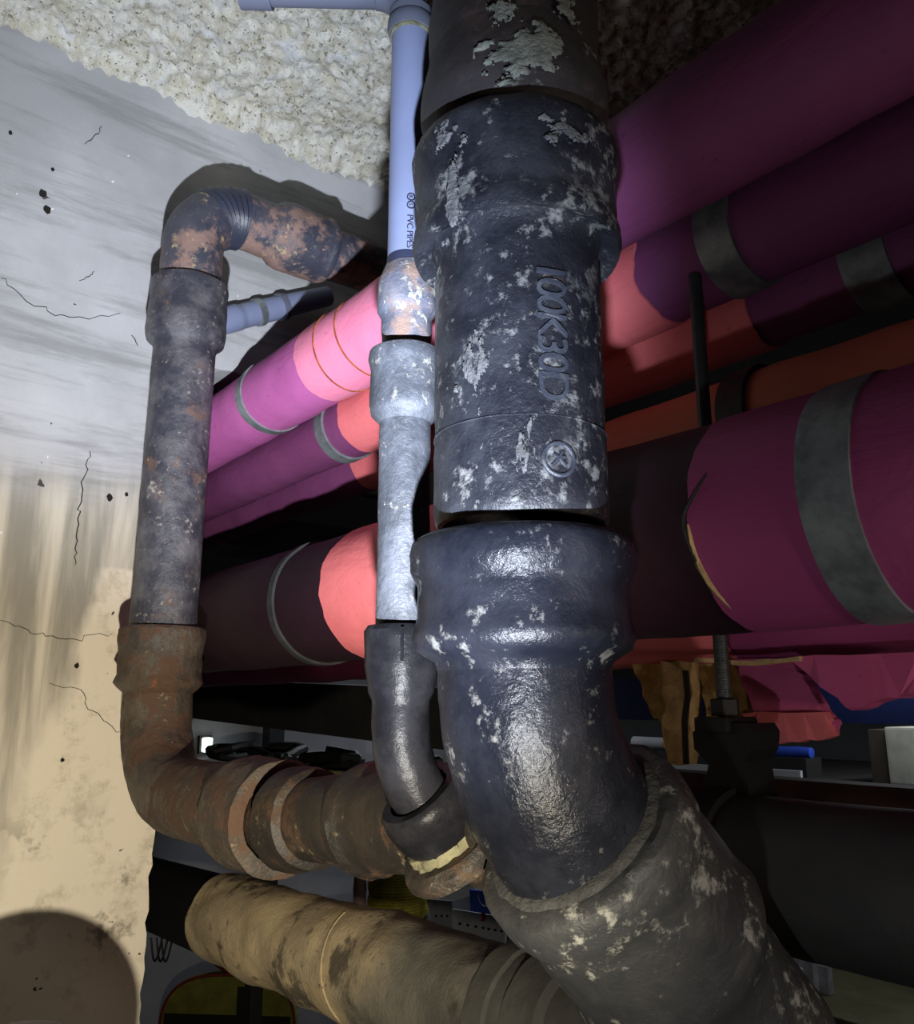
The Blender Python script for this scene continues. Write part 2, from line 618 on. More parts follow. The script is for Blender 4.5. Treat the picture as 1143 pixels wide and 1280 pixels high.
CRACKM = plain('crack_dark', (0.015, 0.012, 0.01), 0.95)
PALE = plain('pale_smear', (0.78, 0.77, 0.76), 0.8, 0.1)
wall_line('crack', [(112, 565), (106, 592), (101, 622), (98, 655), (95, 680), (94, 706)], 0.0017, CRACKM)
wall_line('crack', [(0, 774), (40, 790), (70, 797), (100, 799), (140, 792)], 0.0009, CRACKM)
wall_line('crack', [(60, 856), (95, 858), (112, 885), (140, 910), (172, 926)], 0.0008, CRACKM)
wall_line('crack', [(0, 345), (30, 372), (70, 394), (110, 398), (150, 392)], 0.0008, CRACKM)
wall_line('crack', [(106, 180), (118, 172), (127, 158)], 0.0012, CRACKM)
wall_line('crack', [(100, 352), (110, 346), (118, 340)], 0.0010, CRACKM)
wall_line('crack', [(165, 420), (172, 432)], 0.0010, CRACKM)
for a, b, r in ((53, 242, 5), (59, 262, 5), (66, 212, 2.5), (13, 166, 2.5), (137, 622, 4), (158, 618, 2.5), (96, 832, 3), (78, 950, 2.5)):
    c = onY(a, b, WY)
    rr = rad(c, r)
    ring = [c + V((math.cos(k) * rr * random.uniform(0.7, 1.1), -0.001, math.sin(k) * rr * random.uniform(0.8, 1.4))) for k in [i * math.tau / 9 for i in range(9)]]
    slab('pit', ring, (0, 0.004, 0), CRACKM, WALL_LEFT)

# ------------------------------------------------------------------ left riser
UP, DN, PX_, NX_, PY_, NY_ = V((0, 0, 1)), V((0, 0, -1)), V((1, 0, 0)), V((-1, 0, 0)), V((0, 1, 0)), V((0, -1, 0))
GX = 0.46
lp = onX(231, 440, GX)
LX, LY = GX, lp.y
r = 0.0500


def zat(px_y, X, Y):
    """height on the vertical line X,Y that shows at image row px_y"""
    lo, hi = 0.0, 3.2
    for _ in range(50):
        mid = (lo + hi) / 2
        p = V((X, Y, mid)) - CAM
        yy = 640 - F_PX * p.dot(_u) / p.dot(_f)
        if yy > px_y:
            lo = mid
        else:
            hi = mid
    return (lo + hi) / 2


zh_top, zh_bot = zat(358, LX, LY), zat(432, LX, LY)
zp_bot = zat(785, LX, LY)
zl_bot = zat(862, LX, LY)
root = thing('cast_iron_riser', 'rust-stained black cast iron riser standing against the concrete wall on the left', 'pipe', (LX, LY, zp_bot))
# long pipe with its own socket
R_ = Run((LX, LY, zp_bot - 0.03), UP)
H = zh_top - (zp_bot - 0.03)
hb = zh_bot - (zp_bot - 0.03)
R_.prof([(0, r), (hb - 0.012, r), (hb, r + 0.004), (hb + 0.006, r + 0.013), (hb + 0.02, r + 0.0155), (H - 0.03, r + 0.0125), (H - 0.008, r + 0.0145), (H - 0.002, r + 0.0135), (H, r + 0.010), (H, r + 0.003), (H - 0.02, r + 0.002)], step=0.012)
R_.build('pipe', IRON_LEFT, root, amp=0.0007, caps=False)
# upper bend : up, over to +X
zt = zat(292, LX + 0.2, LY + 0.0)
zt = onY(372, 302, LY).z
Rb = 0.088
R_ = Run((LX, LY, zh_top - 0.03), UP)
R_.prof([(0, r + 0.001), (max(0.031, zt - Rb - zh_top + 0.03), r + 0.001)], step=0.01)
R_.arc(PX_, math.pi / 2, Rb, r + 0.001, r + 0.001, 20)
hubx = onY(338, 292, LY).x - R_.p.x
endx = onY(408, 312, LY).x - R_.p.x
R_.prof([(0.001, r), (max(0.01, hubx), r), (hubx + 0.014, r + 0.010), (hubx + 0.03, r + 0.014), (endx - 0.02, r + 0.012), (endx - 0.008, r + 0.014), (endx, r + 0.010), (endx, r + 0.002), (endx - 0.02, r + 0.001)], step=0.008)
R_.build('upper_bend', IRON_ELBOW, root, amp=0.0010, caps=False)
xe = onY(408, 312, LY).x
R_ = Run((xe - 0.03, LY, zt), PX_)
R_.prof([(0, r - 0.001), (0.42, r - 0.001)], step=0.012)
o = R_.build('branch_pipe', IRON_ELBOW, root, amp=0.0010)
# tape wound round the bend
R_ = Run((LX, LY, zt - Rb), UP)
R_.arc(PX_, math.pi / 2, Rb, r + 0.0022, r + 0.0022, 40)
for k, s in enumerate(R_.st):
    R_.st[k] = (s[0], s[1], r + 0.0018 + 0.0013 * (k % 3))
R_.st = R_.st[21:39]
TAPE = plain('dark_blue_tape', (0.035, 0.04, 0.065), 0.42, 0.25, 30, bs=0.2)
R_.build('tape', TAPE, root, amp=0.0006)
# lower bend : down, then along -Y (toward the viewer's right), socket at the end
zg = onX(340, 1021, GX).z
Rb = 0.125
rl = r + 0.001
R_ = Run((LX, LY, zp_bot), DN)
hl = zp_bot - zl_bot
R_.prof([(0.02, r + 0.002), (0.0, r + 0.003), (0, r + 0.011), (0.004, r + 0.0145), (0.02, r + 0.0145), (0.03, r + 0.0115), (hl - 0.022, r + 0.012), (hl - 0.010, r + 0.0155), (hl - 0.003, r + 0.011), (hl + 0.006, rl), (max(hl + 0.012, zp_bot - zg - Rb), rl)], step=0.008)
R_.arc(NY_, math.pi / 2, Rb, rl, rl, 22)
yb = R_.p.y
hs = yb - onX(303, 1010, GX).y
hs = max(0.004, hs)
he = yb - onX(352, 1020, GX).y
R_.prof([(0.001, rl), (hs, rl), (hs + 0.01, r + 0.010), (hs + 0.02, r + 0.014), (he - 0.01, r + 0.011), (he, r + 0.013), (he + 0.003, r + 0.009), (he + 0.003, r - 0.003)], step=0.008)
R_.build('lower_bend', IRON_RUST, root, amp=0.0016, caps=False)

# ------------------------------------------------------------------ main drain the risers feed (along Y)
g0 = yb - he
g1 = onX(640, 1060, GX).y
root = thing('horizontal_drain_main', 'dusty brown horizontal cast iron main running right from the rusty lower bend', 'pipe', (GX, g0, zg))
rg = 0.0425
zslope = 0.095


def gline(a, b):
    R = Run((GX, a, zg + zslope * (g0 - a)), V((0, -1, zslope)))
    return R, a - b


R_, L = gline(g0 + 0.02, g1)
R_.prof([(0, rg), (L, rg)], step=0.012)
R_.build('pipe', IRON_MAIN, root, amp=0.0012)
a = onX(366, 1015, GX).y
b = onX(398, 1020, GX).y
R_, L = gline(a, b)
R_.prof([(0, rg - 0.002), (0.002, rg + 0.009), (0.010, rg + 0.013), (L - 0.006, rg + 0.008), (L, rg - 0.002)], step=0.006)
R_.build('coupling_ring', IRON_MAIN, root, amp=0.0016)
a = onX(458, 1040, GX).y
b = onX(630, 1060, GX).y
R_, L = gline(a, b)
R_.prof([(0, rg - 0.002), (0.001, rg + 0.008), (0.016, rg + 0.011), (0.030, rg + 0.004), (L - 0.03, rg + 0.003), (L - 0.012, rg + 0.009), (L, rg + 0.006), (L, rg - 0.004)], step=0.008)
wye = R_.build('branch_fitting', IRON_MAIN, root, amp=0.0014)

# ------------------------------------------------------------------ middle riser
mp = onX(508, 450, 0.385)
MX, MY = mp.x, mp.y
root = thing('cast_iron_riser', 'narrow scuffed cast iron riser between the left riser and the large front pipe', 'pipe', (MX, MY, zat(780, MX, MY)))
zz = lambda y: zat(y, MX, MY)
rm = rad(V((MX, MY, zz(600))), 32)
rh = rad(V((MX, MY, zz(480))), 47)
rh2 = rad(V((MX, MY, zz(830))), 48)
# pipe with its socket
z0, z1 = zz(792), zz(441)
zn = zz(522)
R_ = Run((MX, MY, z0), UP)
R_.prof([(0, rm), (zn - z0 - 0.006, rm), (zn - z0 + 0.002, rh - 0.003), (zn - z0 + 0.010, rh - 0.0015), (z1 - z0 - 0.018, rh - 0.002), (z1 - z0 - 0.008, rh), (z1 - z0 - 0.002, rh - 0.001), (z1 - z0, rh - 0.004), (z1 - z0, rm + 0.002), (z1 - z0 - 0.02, rm)], step=0.008)
R_.build('pipe', IRON_MID, root, amp=0.0007, caps=False)
# adapter above it
z2, z3 = zz(445), zz(336)
ra = rad(V((MX, MY, zz(390))), 37)
Lh = z3 - z2
R_ = Run((MX, MY, z2 - 0.015), UP)
R_.prof([(0, ra - 0.007), (0.015 + 0.012, ra - 0.005), (0.015 + Lh * 0.42, ra - 0.004), (0.015 + Lh * 0.50, ra), (0.015 + Lh * 0.8, ra), (0.015 + Lh * 0.92, ra - 0.0035), (0.015 + Lh, ra - 0.006), (0.015 + Lh, ra - 0.012)], step=0.006)
IRON_ADAPT = iron('dirty_adapter_iron', (0.10, 0.11, 0.15), (0.20, 0.19, 0.22), (0.24, 0.16, 0.13), 0.5, (0.62, 0.60, 0.50), 0.53, 0.5, 0.8, 1.6, 0.6)
R_.build('adapter', IRON_ADAPT, root, amp=0.0010)
# lower bend
zb0, zb1 = zz(783), zz(866)
R_ = Run((MX, MY, zb0), DN)
hl = zb0 - zb1
rmb = rm + 0.0015
R_.prof([(0.012, rm + 0.001), (0, rm + 0.002), (0, rh2 - 0.003), (0.004, rh2), (hl * 0.6, rh2 - 0.001), (hl * 0.85, rh2 - 0.003), (hl, rmb + 0.003), (hl + 0.006, rmb), (hl + 0.025, rmb)], step=0.006)
R_.arc(V((1, -0.12, 0)), math.radians(40), 0.085, rmb, rmb, 14)
R_.build('lower_bend', IRON_MIDLOW, root, amp=0.0006, caps=False)
for s in (1,):
    pass
bd, bp = R_.d.copy(), R_.p.copy()
# mould seam on the bend socket
seam = [V((MX, MY, zb0 - q)) + (CAM - V((MX, MY, CAM.z))).normalized() * (rh2 + 0.0003) for q in (0.003, hl * 0.3, hl * 0.55)]
tube('mould_seam', seam, 0.0014, IRON_MIDLOW, root, n=6)
# socket that takes the bend, on the main's fitting
rs = rad(bp, 60)
R_ = Run(bp - bd * 0.006, bd)
R_.prof([(0.012, rmb + 0.001), (0, rmb + 0.003), (0, rs - 0.004), (0.003, rs - 0.001), (0.012, rs), (0.030, rs - 0.002), (0.046, rs - 0.008), (0.065, rs - 0.010)], step=0.006)
R_.build('branch_socket', IRON_MIDLOW, root, amp=0.0010, caps=False)
R_ = Run(bp + bd * 0.038, bd)
R_.prof([(0, rs - 0.010), (0.001, rs + 0.004), (0.006, rs + 0.009), (0.016, rs + 0.009), (0.02, rs - 0.006)], step=0.004)
R_.build('joint_collar', IRON_MAIN, root, amp=0.002)
R_ = Run(bp + bd * 0.030, bd)
R_.prof([(0, rs - 0.012), (0.001, rs - 0.004), (0.008, rs - 0.0005), (0.014, rs - 0.008)], step=0.002)
R_.build('joint_filler', CAULK, root, n=90, amp=0.0035, scale=90)

# ------------------------------------------------------------------ grey PVC pipe on the middle riser
zv0 = z3 - 0.02
rv = rad(V((MX, MY, zz(180))), 24.5)
zc = zz(46)
root = thing('plastic_vent_pipe', 'grey-blue plastic pipe with dark printing rising from the middle riser', 'pipe', (MX, MY, zv0))
R_ = Run((MX, MY, zv0), UP)
R_.prof([(0, rv), (zc - zv0 + 0.03, rv)], step=0.02)
R_.build('pipe', PVC, root)
R_ = Run((MX, MY, zc), UP)
R_.prof([(0, rv), (0, rv + 0.003), (0.006, rv + 0.0045), (0.014, rv + 0.004), (0.017, rv + 0.002), (0.024, rv + 0.003), (0.026, rv - 0.004)], step=0.006)
R_.build('coupling', PVC_DK, root)
R_ = Run((MX, MY, zc - 0.003), UP)
R_.prof([(0, rv), (0.001, rv + 0.002), (0.006, rv + 0.0025), (0.008, rv)])
R_.build('glue_bead', CAULK, root, amp=0.001, scale=120)
R_ = Run((MX, MY, zc + 0.02), UP)
R_.arc(V((-0.8, 0.6, 0)), math.pi / 2, 0.034, rv + 0.001, rv + 0.001, 12)
R_.prof([(0.001, rv), (0.10, rv), (0.10, rv + 0.003), (0.13, rv + 0.003)], step=0.05)
R_.build('elbow', PVC_DK, root)
# tape smear at the joint
R_ = Run((MX, MY, z3 - 0.004), UP)
R_.prof([(0, rv + 0.0006), (0.010, rv + 0.0006), (0.013, rv)])
R_.build('joint_tape', plain('joint_tape_dark', (0.03, 0.035, 0.07), 0.5), root)


def text_on_cyl(name, txt, cx, cy, rc, ang, ztop, size, mat, parent, rise, depth_=0.0006, gap=1.0, reading_down=True, font_off=0.0):
    """letters wrapped on a vertical cylinder, reading downwards, tops to the right"""
    cu = bpy.data.curves.new(name, 'FONT')
    cu.body = txt
    cu.size = size
    cu.extrude = depth_
    cu.offset = font_off
    cu.space_character = gap
    cu.resolution_u = 4
    tmp = bpy.data.objects.new(name, cu)
    COL.objects.link(tmp)
    dg = bpy.context.evaluated_depsgraph_get()
    me = bpy.data.meshes.new_from_object(tmp.evaluated_get(dg))
    bpy.data.objects.remove(tmp)
    bm = bmesh.new()
    bm.from_mesh(me)
    bmesh.ops.subdivide_edges(bm, edges=[e for e in bm.edges if e.calc_length() > size * 0.2], cuts=2)
    for v in bm.verts:
        x, y, z = v.co
        # reading down: text x -> -Z ; text up (y) -> to the viewer's right (clockwise seen from above is -angle)
        a = ang + (y - size * 0.35) / rc
        rr = rc + rise + z
        v.co = V((cx + math.cos(a) * rr, cy + math.sin(a) * rr, ztop - x))
    bm.to_mesh(me)
    bm.free()
    me.materials.clear()
    me.materials.append(mat)
    return link(name, me, parent)


angM = math.atan2(-MY, -MX)      # direction from the pipe back to the lens
zzf = lambda y: zat(y, MX + math.cos(angM) * rv, MY + math.sin(angM) * rv)
ts = rad(V((MX, MY, zz(280))), 11)
PVC_PIPE = [c for c in root.children if c.name.startswith('pipe')][0]
text_on_cyl('printed_text', 'PVC PIPES', MX, MY, rv, angM + 0.10, zzf(268), ts, INK, PVC_PIPE, 0.0001, 0.0003, 0.95)
for k, y in enumerate((246, 256)):
    cc = []
    for q in range(13):
        t = q / 12 * math.tau
        cc.append((math.cos(t) * ts * 0.42, math.sin(t) * ts * 0.42))
    pts = []
    for (dx, dy) in cc:
        a = angM + 0.12 + dx / rv
        pts.append(V((MX + math.cos(a) * (rv + 0.0003), MY + math.sin(a) * (rv + 0.0003), zzf(y) + dy)))
    tube('printed_ring', pts, ts * 0.07, INK, PVC_PIPE, n=5, caps=False)
    text_on_cyl('printed_letter', 'KS'[k], MX, MY, rv, angM + 0.12, zzf(y) + ts * 0.2, ts * 0.6, INK, PVC_PIPE, 0.0001, 0.0003)

# ------------------------------------------------------------------ large front riser
bpnt = onX(648, 440, 0.40)
BX, BY = bpnt.x, bpnt.y
zb = lambda y: zat(y, BX, BY)
rB = rad(V((BX, BY, zb(440))), 105.5) * 0.985
rH = rad(V((BX, BY, zb(200))), 130) * 0.985
rH2 = rad(V((BX, BY, zb(700))), 143) * 0.985
front = (CAM - V((BX, BY, CAM.z))).normalized()
root = thing('large_cast_iron_riser', 'large black cast iron pipe with raised lettering in the foreground', 'pipe', (BX, BY, zb(700)))
# image rows are read on the near surface of the pipe
zbf = lambda y, rr: zat(y, BX + front.x * rr, BY + front.y * rr)
zt0, zt1 = zbf(636, rB), zbf(108, rH)
zs = zbf(276, rB)
R_ = Run((BX, BY, zt0), UP)
L = zt1 - zt0
n0 = zs - zt0
sl = zbf(250, rH) - zt0
sl2 = zbf(226, rH) - zt0
R_.prof([(0, rB - 0.006), (0, rB - 0.002), (0.003, rB), (n0, rB), (n0 + 0.010, rB + 0.003), (sl, rH - 0.003), (sl + 0.006, rH - 0.001), (sl2, rH - 0.002), (sl2 + 0.008, rH - 0.0045), (L - 0.034, rH - 0.003), (L - 0.012, rH), (L - 0.004, rH - 0.002), (L, rH - 0.006), (L, rB + 0.002), (L - 0.03, rB + 0.001)], step=0.008)
R_.build('pipe', IRON_BIG, root, n=72, amp=0.0009, caps=False)
# parting line ring, lug on the socket's right side
R_ = Run((BX, BY, zbf(520, rB)), UP)
R_.prof([(0, rB - 0.001), (0.0015, rB + 0.0009), (0.003, rB - 0.001)])
R_.build('casting_line', IRON_BIG, root, n=72, amp=0.0004)
# raised lettering
BIG_PIPE = [c for c in root.children if c.name.split('.')[0] == 'pipe'][0]
angB = math.atan2(front.y, front.x)
RAISED = iron('raised_letter_iron', (0.03, 0.034, 0.048), (0.06, 0.066, 0.085), (0.09, 0.085, 0.08), 0.6, (0.22, 0.22, 0.22), 0.56, 0.35, 0.6, 2.0, 0.4)
tz = zbf(326, rB) - zbf(506, rB)
ang_t = angB + math.asin(min(0.95, 40 / 105.0))
text_on_cyl('raised_text', '100K30D', BX, BY, rB, ang_t, zbf(324, rB), tz / 3.35, RAISED, BIG_PIPE, 0.0001, 0.0012, 0.80)
ecx = angB + math.asin(43 / 105.0)
ez = zbf(572, rB)
er = rad(V((BX, BY, ez)), 19)
pts = [V((BX + math.cos(ecx + math.cos(t) * er / rB) * (rB + 0.0003), BY + math.sin(ecx + math.cos(t) * er / rB) * (rB + 0.0003), ez + math.sin(t) * er)) for t in [q / 24 * math.tau for q in range(25)]]
tube('raised_emblem_ring', pts, 0.0016, RAISED, BIG_PIPE, n=8, caps=False)


def on_big(dx, dz):
    a = ecx + dx / rB
    return V((BX + math.cos(a) * (rB + 0.0004), BY + math.sin(a) * (rB + 0.0004), ez + dz))


for seg in (((-0.6, -0.55), (0.0, 0.1), (0.25, 0.6)), ((0.55, -0.5), (0.0, 0.1)), ((-0.5, 0.35), (0.0, 0.1), (0.5, 0.2))):
    tube('raised_emblem_stroke', [on_big(a * er * 0.8, b * er * 0.8) for a, b in seg], 0.0013, RAISED, BIG_PIPE, n=6)


def deposit(parent, cx, cy, px, py, wpx, hpx, rr, mat, thr=0.05, seed=0.0):
    """crust of dried dirt standing a little proud of a vertical pipe"""
    # angle of the surface point under pixel px,py
    d = ray(px, py)
    dd, oo = V((d.x, d.y)), V((-cx, -cy))
    a, b, c = dd.dot(dd), 2 * oo.dot(dd), oo.dot(oo) - rr * rr
    t = (-b - math.sqrt(max(0.0, b * b - 4 * a * c))) / (2 * a)
    p = CAM + d * t
    a0 = math.atan2(p.y - cy, p.x - cx)
    W, Hh = rad(p, wpx), rad(p, hpx)
    n, m2 = 44, 44
    verts, faces, idx = [], [], {}

    def lift(i, j):
        u_, v_ = (i / n) * 2 - 1, (j / m2) * 2 - 1
        q = 0.62 - math.hypot(u_, v_) + 1.0 * noise.fractal(V((u_ * 1.6 + seed, v_ * 1.6, seed * 2)), 0.7, 2.1, 4)
        return q

    def vid(i, j):
        if (i, j) not in idx:
            u_, v_ = (i / n) * 2 - 1, (j / m2) * 2 - 1
            q = min(1.0, max(0.0, lift(i, j) * 3))
            R2 = rr + 0.0002 + 0.0022 * q
            aa = a0 + u_ * W / rr
            idx[(i, j)] = len(verts)
            verts.append(V((cx + math.cos(aa) * R2, cy + math.sin(aa) * R2, p.z + v_ * Hh)))
        return idx[(i, j)]
    for i in range(n):
        for j in range(m2):
            if lift(i + 0.5, j + 0.5) > thr:
                faces.append((vid(i, j), vid(i + 1, j), vid(i + 1, j + 1), vid(i, j + 1)))
    if faces:
        mesh_obj('deposit', verts, faces, mat, parent)


LICH = plain('grey_green_deposit', (0.20, 0.21, 0.18), 0.95, 0.45, 60, bs=0.9)
DUST = plain('grey_deposit', (0.13, 0.13, 0.135), 0.95, 0.5, 70, bs=0.9)
# fitting above : bulging bend that starts inside the socket
rT = rad(V((BX, BY, zb(60))), 117) * 0.97
zz0 = zt1 - 0.02
R_ = Run((BX, BY, zz0), UP)
q1 = zbf(88, rT) - zz0
q2 = zbf(40, rT) - zz0
R_.prof([(0, rT - 0.012), (0.018, rT - 0.010), (q1, rT - 0.004), (q1 + 0.012, rT), (q2, rT), (q2 + 0.03, rT - 0.006)], step=0.008)
R_.arc(V((0.9, 0.4, 0)), math.radians(30), 0.35, rT - 0.006, rT - 0.006, 12)
R_.prof([(0.001, rT - 0.006), (0.30, rT - 0.006)], step=0.03)
R_.build('upper_bend', IRON_TOP, root, n=64, amp=0.0014)
deposit(root, BX, BY, 652, 66, 62, 48, rT + 0.0006, LICH, 0.05, 1.3)
deposit(root, BX, BY, 628, 12, 20, 26, rT - 0.002, LICH, 0.05, 4.1)
deposit(root, BX, BY, 705, 10, 26, 26, rT - 0.002, LICH, 0.05, 6.2)
deposit(root, BX, BY, 705, 160, 34, 30, rH - 0.0018, DUST, 0.1, 8.4)
deposit(root, BX, BY, 565, 170, 30, 34, rH - 0.0018, DUST, 0.1, 3.7)
deposit(root, BX, BY, 566, 250, 22, 60, rH - 0.0022, DUST, 0.1, 5.5)
deposit(root, BX, BY, 590, 470, 26, 60, rB + 0.0002, DUST, 0.15, 9.5)
deposit(root, BX, BY, 655, 555, 14, 50, rB + 0.0002, DUST, 0.15, 7.7)
# lower bend with its socket
zc0, zc1 = zbf(648, rH2), zbf(812, rH2)
rBb = rad(V((BX, BY, zb(860))), 112) * 0.97
hl = zc0 - zc1
R_ = Run((BX, BY, zc0), DN)
R_.prof([(0.02, rB + 0.001), (0, rB + 0.002), (0, rH2 - 0.006), (0.003, rH2 - 0.002), (0.010, rH2), (0.022, rH2 - 0.001), (0.032, rH2 - 0.006), (hl - 0.026, rH2 - 0.006), (hl - 0.012, rH2 - 0.003), (hl - 0.004, rH2 - 0.006), (hl + 0.004, rBb + 0.002), (hl + 0.010, rBb)], step=0.006)
R_.arc(V((1, -0.08, 0)), math.radians(45), 0.150, rBb, rBb + 0.001, 26)
R_.prof([(0.001, rBb + 0.001), (0.05, rBb + 0.001)], step=0.01)
R_.build('lower_bend', IRON_BEND, root, n=72, amp=0.0007, caps=False)
# rib down the left of the bend
bd, bp = R_.d.copy(), R_.p.copy()
rs = rBb + 0.020
sock = Run(bp - bd * 0.055, bd)
sock.prof([(0.02, rBb + 0.002), (0, rBb + 0.003), (0, rs - 0.006), (0.004, rs - 0.001), (0.014, rs + 0.001), (0.030, rs), (0.042, rs - 0.004), (0.10, rs - 0.003), (0.115, rs - 0.001), (0.128, rs - 0.006), (0.14, rBb + 0.006), (0.24, rBb + 0.006)], step=0.008)
sock.build('branch_socket', IRON_HUB, root, n=72, amp=0.0014, caps=False)
R_ = Run(bp - bd * 0.058, bd)
R_.prof([(0, rBb), (0.001, rBb + 0.006), (0.004, rBb + 0.010), (0.008, rBb)])
R_.build('joint_filler', plain('grey_joint_filler', (0.06, 0.06, 0.058), 0.85, 0.5, 40, bs=0.6), root, amp=0.002, scale=90)

# ------------------------------------------------------------------ dark main on the right, with its hanger
JX = 0.70


def fit(X, px, yt, yb_):
    """circle on the plane of constant X whose two silhouettes show at rows yt and yb_ in column px"""
    d1, d2 = ray(px, yt), ray(px, yb_)
    a1, a2 = math.atan2(d1.z, d1.x), math.atan2(d2.z, d2.x)
    ph, al = (a1 + a2) / 2, abs(a1 - a2) / 2
    return CAM.z + X * math.tan(ph), X / math.cos(ph) * math.sin(al)


jz, jr = fit(JX, 1050, 1003, 1212)
j0, j1 = onX(840, 1090, JX).y, -0.6
root = thing('horizontal_drain_main', 'dark grey horizontal cast iron main at lower right, behind the large bend', 'pipe', (JX, j0, jz))
R_ = Run((JX, j0, jz), NY_)
R_.prof([(0, jr), (j0 - j1, jr)], step=0.03)
R_.build('pipe', IRON_J, root, amp=0.001)

# ------------------------------------------------------------------ pink wrapped pipes
YF = 4.2


def wrapped(label, X, z, r, mat, y0=-0.5, y1=YF, sag=0.003):
    root = thing('insulated_pipe', label, 'pipe', (X, (y0 + y1) / 2, z), 'pink wrapped pipes crossing behind the risers')
    R = Run((X, y0, z), PY_)
    R.prof([(0, r), (y1 - y0, r)], step=0.02)
    R.build('wrap', mat, root, n=56, amp=sag, scale=7)
    return root


def sleeve(root, X, z, r, ya, yb, mat, name='salmon_wrap_sleeve', amp=0.003, edge=0.006, lift=0.0025):
    lo, hi = min(ya, yb), max(ya, yb)
    R = Run((X, lo, z), PY_)
    R.prof([(0, r), (0.0005, r + lift), (hi - lo - 0.0005, r + lift), (hi - lo, r)], step=0.015)
    m = len(R.st)

    def hook(v, i, a, p, dirv, rr):
        if i < 2 or i >= m - 2:
            v = v + V((0, edge * noise.noise(V((a * 1.3, 3 if i < 2 else 9, X * 10))) + edge * 0.4 * noise.noise(V((a * 5, 1, X * 7))), 0))
        return v
    return R.build(name, mat, root, n=56, amp=amp, scale=7, hook=hook)


def strap(root, X, z, r, y, wid, mat=GALV, name='metal_strap', tilt=0.0, amp=0.003, lift=0.004, buckle=True):
    R = Run((X, y - wid / 2, z), V((0, 1, tilt)))
    R.prof([(0, r), (0.0005, r + lift), (wid - 0.0005, r + lift), (wid, r)])
    o = R.build(name, mat, root, n=56, amp=amp, scale=7)
    if False:
        c = V((X, y, z)) + (V((-0.93, -0.1, -0.32)).normalized()) * (r + lift + 0.001)
        o2 = tube('buckle', [c - V((0, wid * 0.52, 0)), c + V((0, wid * 0.52, 0))], 0.0022, mat, root, n=8)
    return o


yax = lambda px, py, X, r: onX(px, py, X - r * 0.9).y
# A top front
AX = 0.632
Az, Ar = fit(AX, 400, 399, 523)
Ar = 0.062
Az += 0.004
A = wrapped('bright pink and purple wrapped pipe, topmost and nearest of the pink pipes', AX, Az, Ar, PURPLE)
sleeve(A, AX, Az, Ar, yax(372, 470, AX, Ar), onX(690, 300, AX).y, PINK, 'pink_wrap_sleeve')
sleeve(A, AX, Az, Ar, yax(385, 470, AX, Ar), YF, PURPLE_LIT, 'lit_purple_sleeve', lift=0.0012)  # added sleeve, its lighter purple imitates the brightly lit end
strap(A, AX, Az, Ar, yax(302, 530, AX, Ar), 0.022)
for px, t in ((398, 0.02), (424, -0.10)):
    R_ = Run((AX, yax(px, 460, AX, Ar), Az), V((0, 1, t)))
    R_.prof([(0, Ar + 0.002), (0.0005, Ar + 0.0042), (0.0025, Ar + 0.0042), (0.003, Ar + 0.002)])
    R_.build('rust_ring', RUSTLINE, A, n=56, amp=0.003, scale=7)
# B second
BXp = 0.757
Bz, Br = fit(BXp, 980, 190, 348)
Br = 0.0575
Bz = fit(BXp, 980, 190, 348)[0] + fit(BXp, 980, 190, 348)[1] * -1 + Br
B = wrapped('purple wrapped pipe with a broad metal strap, directly behind the topmost pink pipe', BXp, Bz, Br, PURPLE)
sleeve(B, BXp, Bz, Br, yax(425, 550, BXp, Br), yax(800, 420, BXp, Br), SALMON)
strap(B, BXp, Bz, Br, yax(402, 560, BXp, Br), 0.03)
strap(B, BXp, Bz, Br, yax(895, 310, BXp, Br), 0.042)
# C third
CXp = 0.883
Cz, Cr = fit(CXp, 1000, 300, 421)
Cr = 0.055
d_ = ray(1000, 421)
Cz = CAM.z + CXp * d_.z / d_.x + Cr * 1.08
C_ = wrapped('dark purple wrapped pipe with salmon sleeve, third from the front in the upper row', CXp, Cz, Cr, PURPLE)
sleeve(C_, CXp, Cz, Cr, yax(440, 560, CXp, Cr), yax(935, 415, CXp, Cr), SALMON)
strap(C_, CXp, Cz, Cr, yax(1082, 350, CXp, Cr), 0.05)
# D orange
DXp = 0.83
d_ = ray(1000, 446)
Dr = 0.055
Dz = CAM.z + DXp * d_.z / d_.x - Dr * 1.1
D = wrapped('orange-red wrapped pipe at the back of the upper row, seen through the gap', DXp, Dz, Dr, ORANGE, y1=onX(752, 560, DXp).y)
for px in (905, 922):
    strap(D, DXp, Dz, Dr, onX(px, 490, DXp - Dr).y, 0.018, STEEL_DK, 'pipe_clamp', lift=0.006, buckle=False)
# E large lower
EX = 0.665
Ez, Er = fit(EX, 1000, 497, 783)
E = wrapped('thickest plum wrapped pipe in the lower row with a long torn seam', EX, Ez, Er, PLUM_SHADED)
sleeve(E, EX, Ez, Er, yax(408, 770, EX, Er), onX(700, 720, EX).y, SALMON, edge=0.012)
strap(E, EX, Ez, Er, yax(1045, 660, EX, Er), 0.042)
strap(E, EX, Ez, Er, yax(345, 780, EX, Er), 0.016, STRAP_SHADED)
FLAP = wrap('flap_wrap', (0.52, 0.09, 0.22), (0.58, 0.11, 0.26), (0.3, 0.06, 0.14))
MAG = wrap('magenta_wrap', (0.28, 0.045, 0.14), (0.34, 0.06, 0.17), (0.25, 0.05, 0.12))
sleeve(E, EX, Ez, Er, yax(872, 690, EX, Er), -0.5, MAG, 'magenta_wrap_sleeve', lift=0.0015)
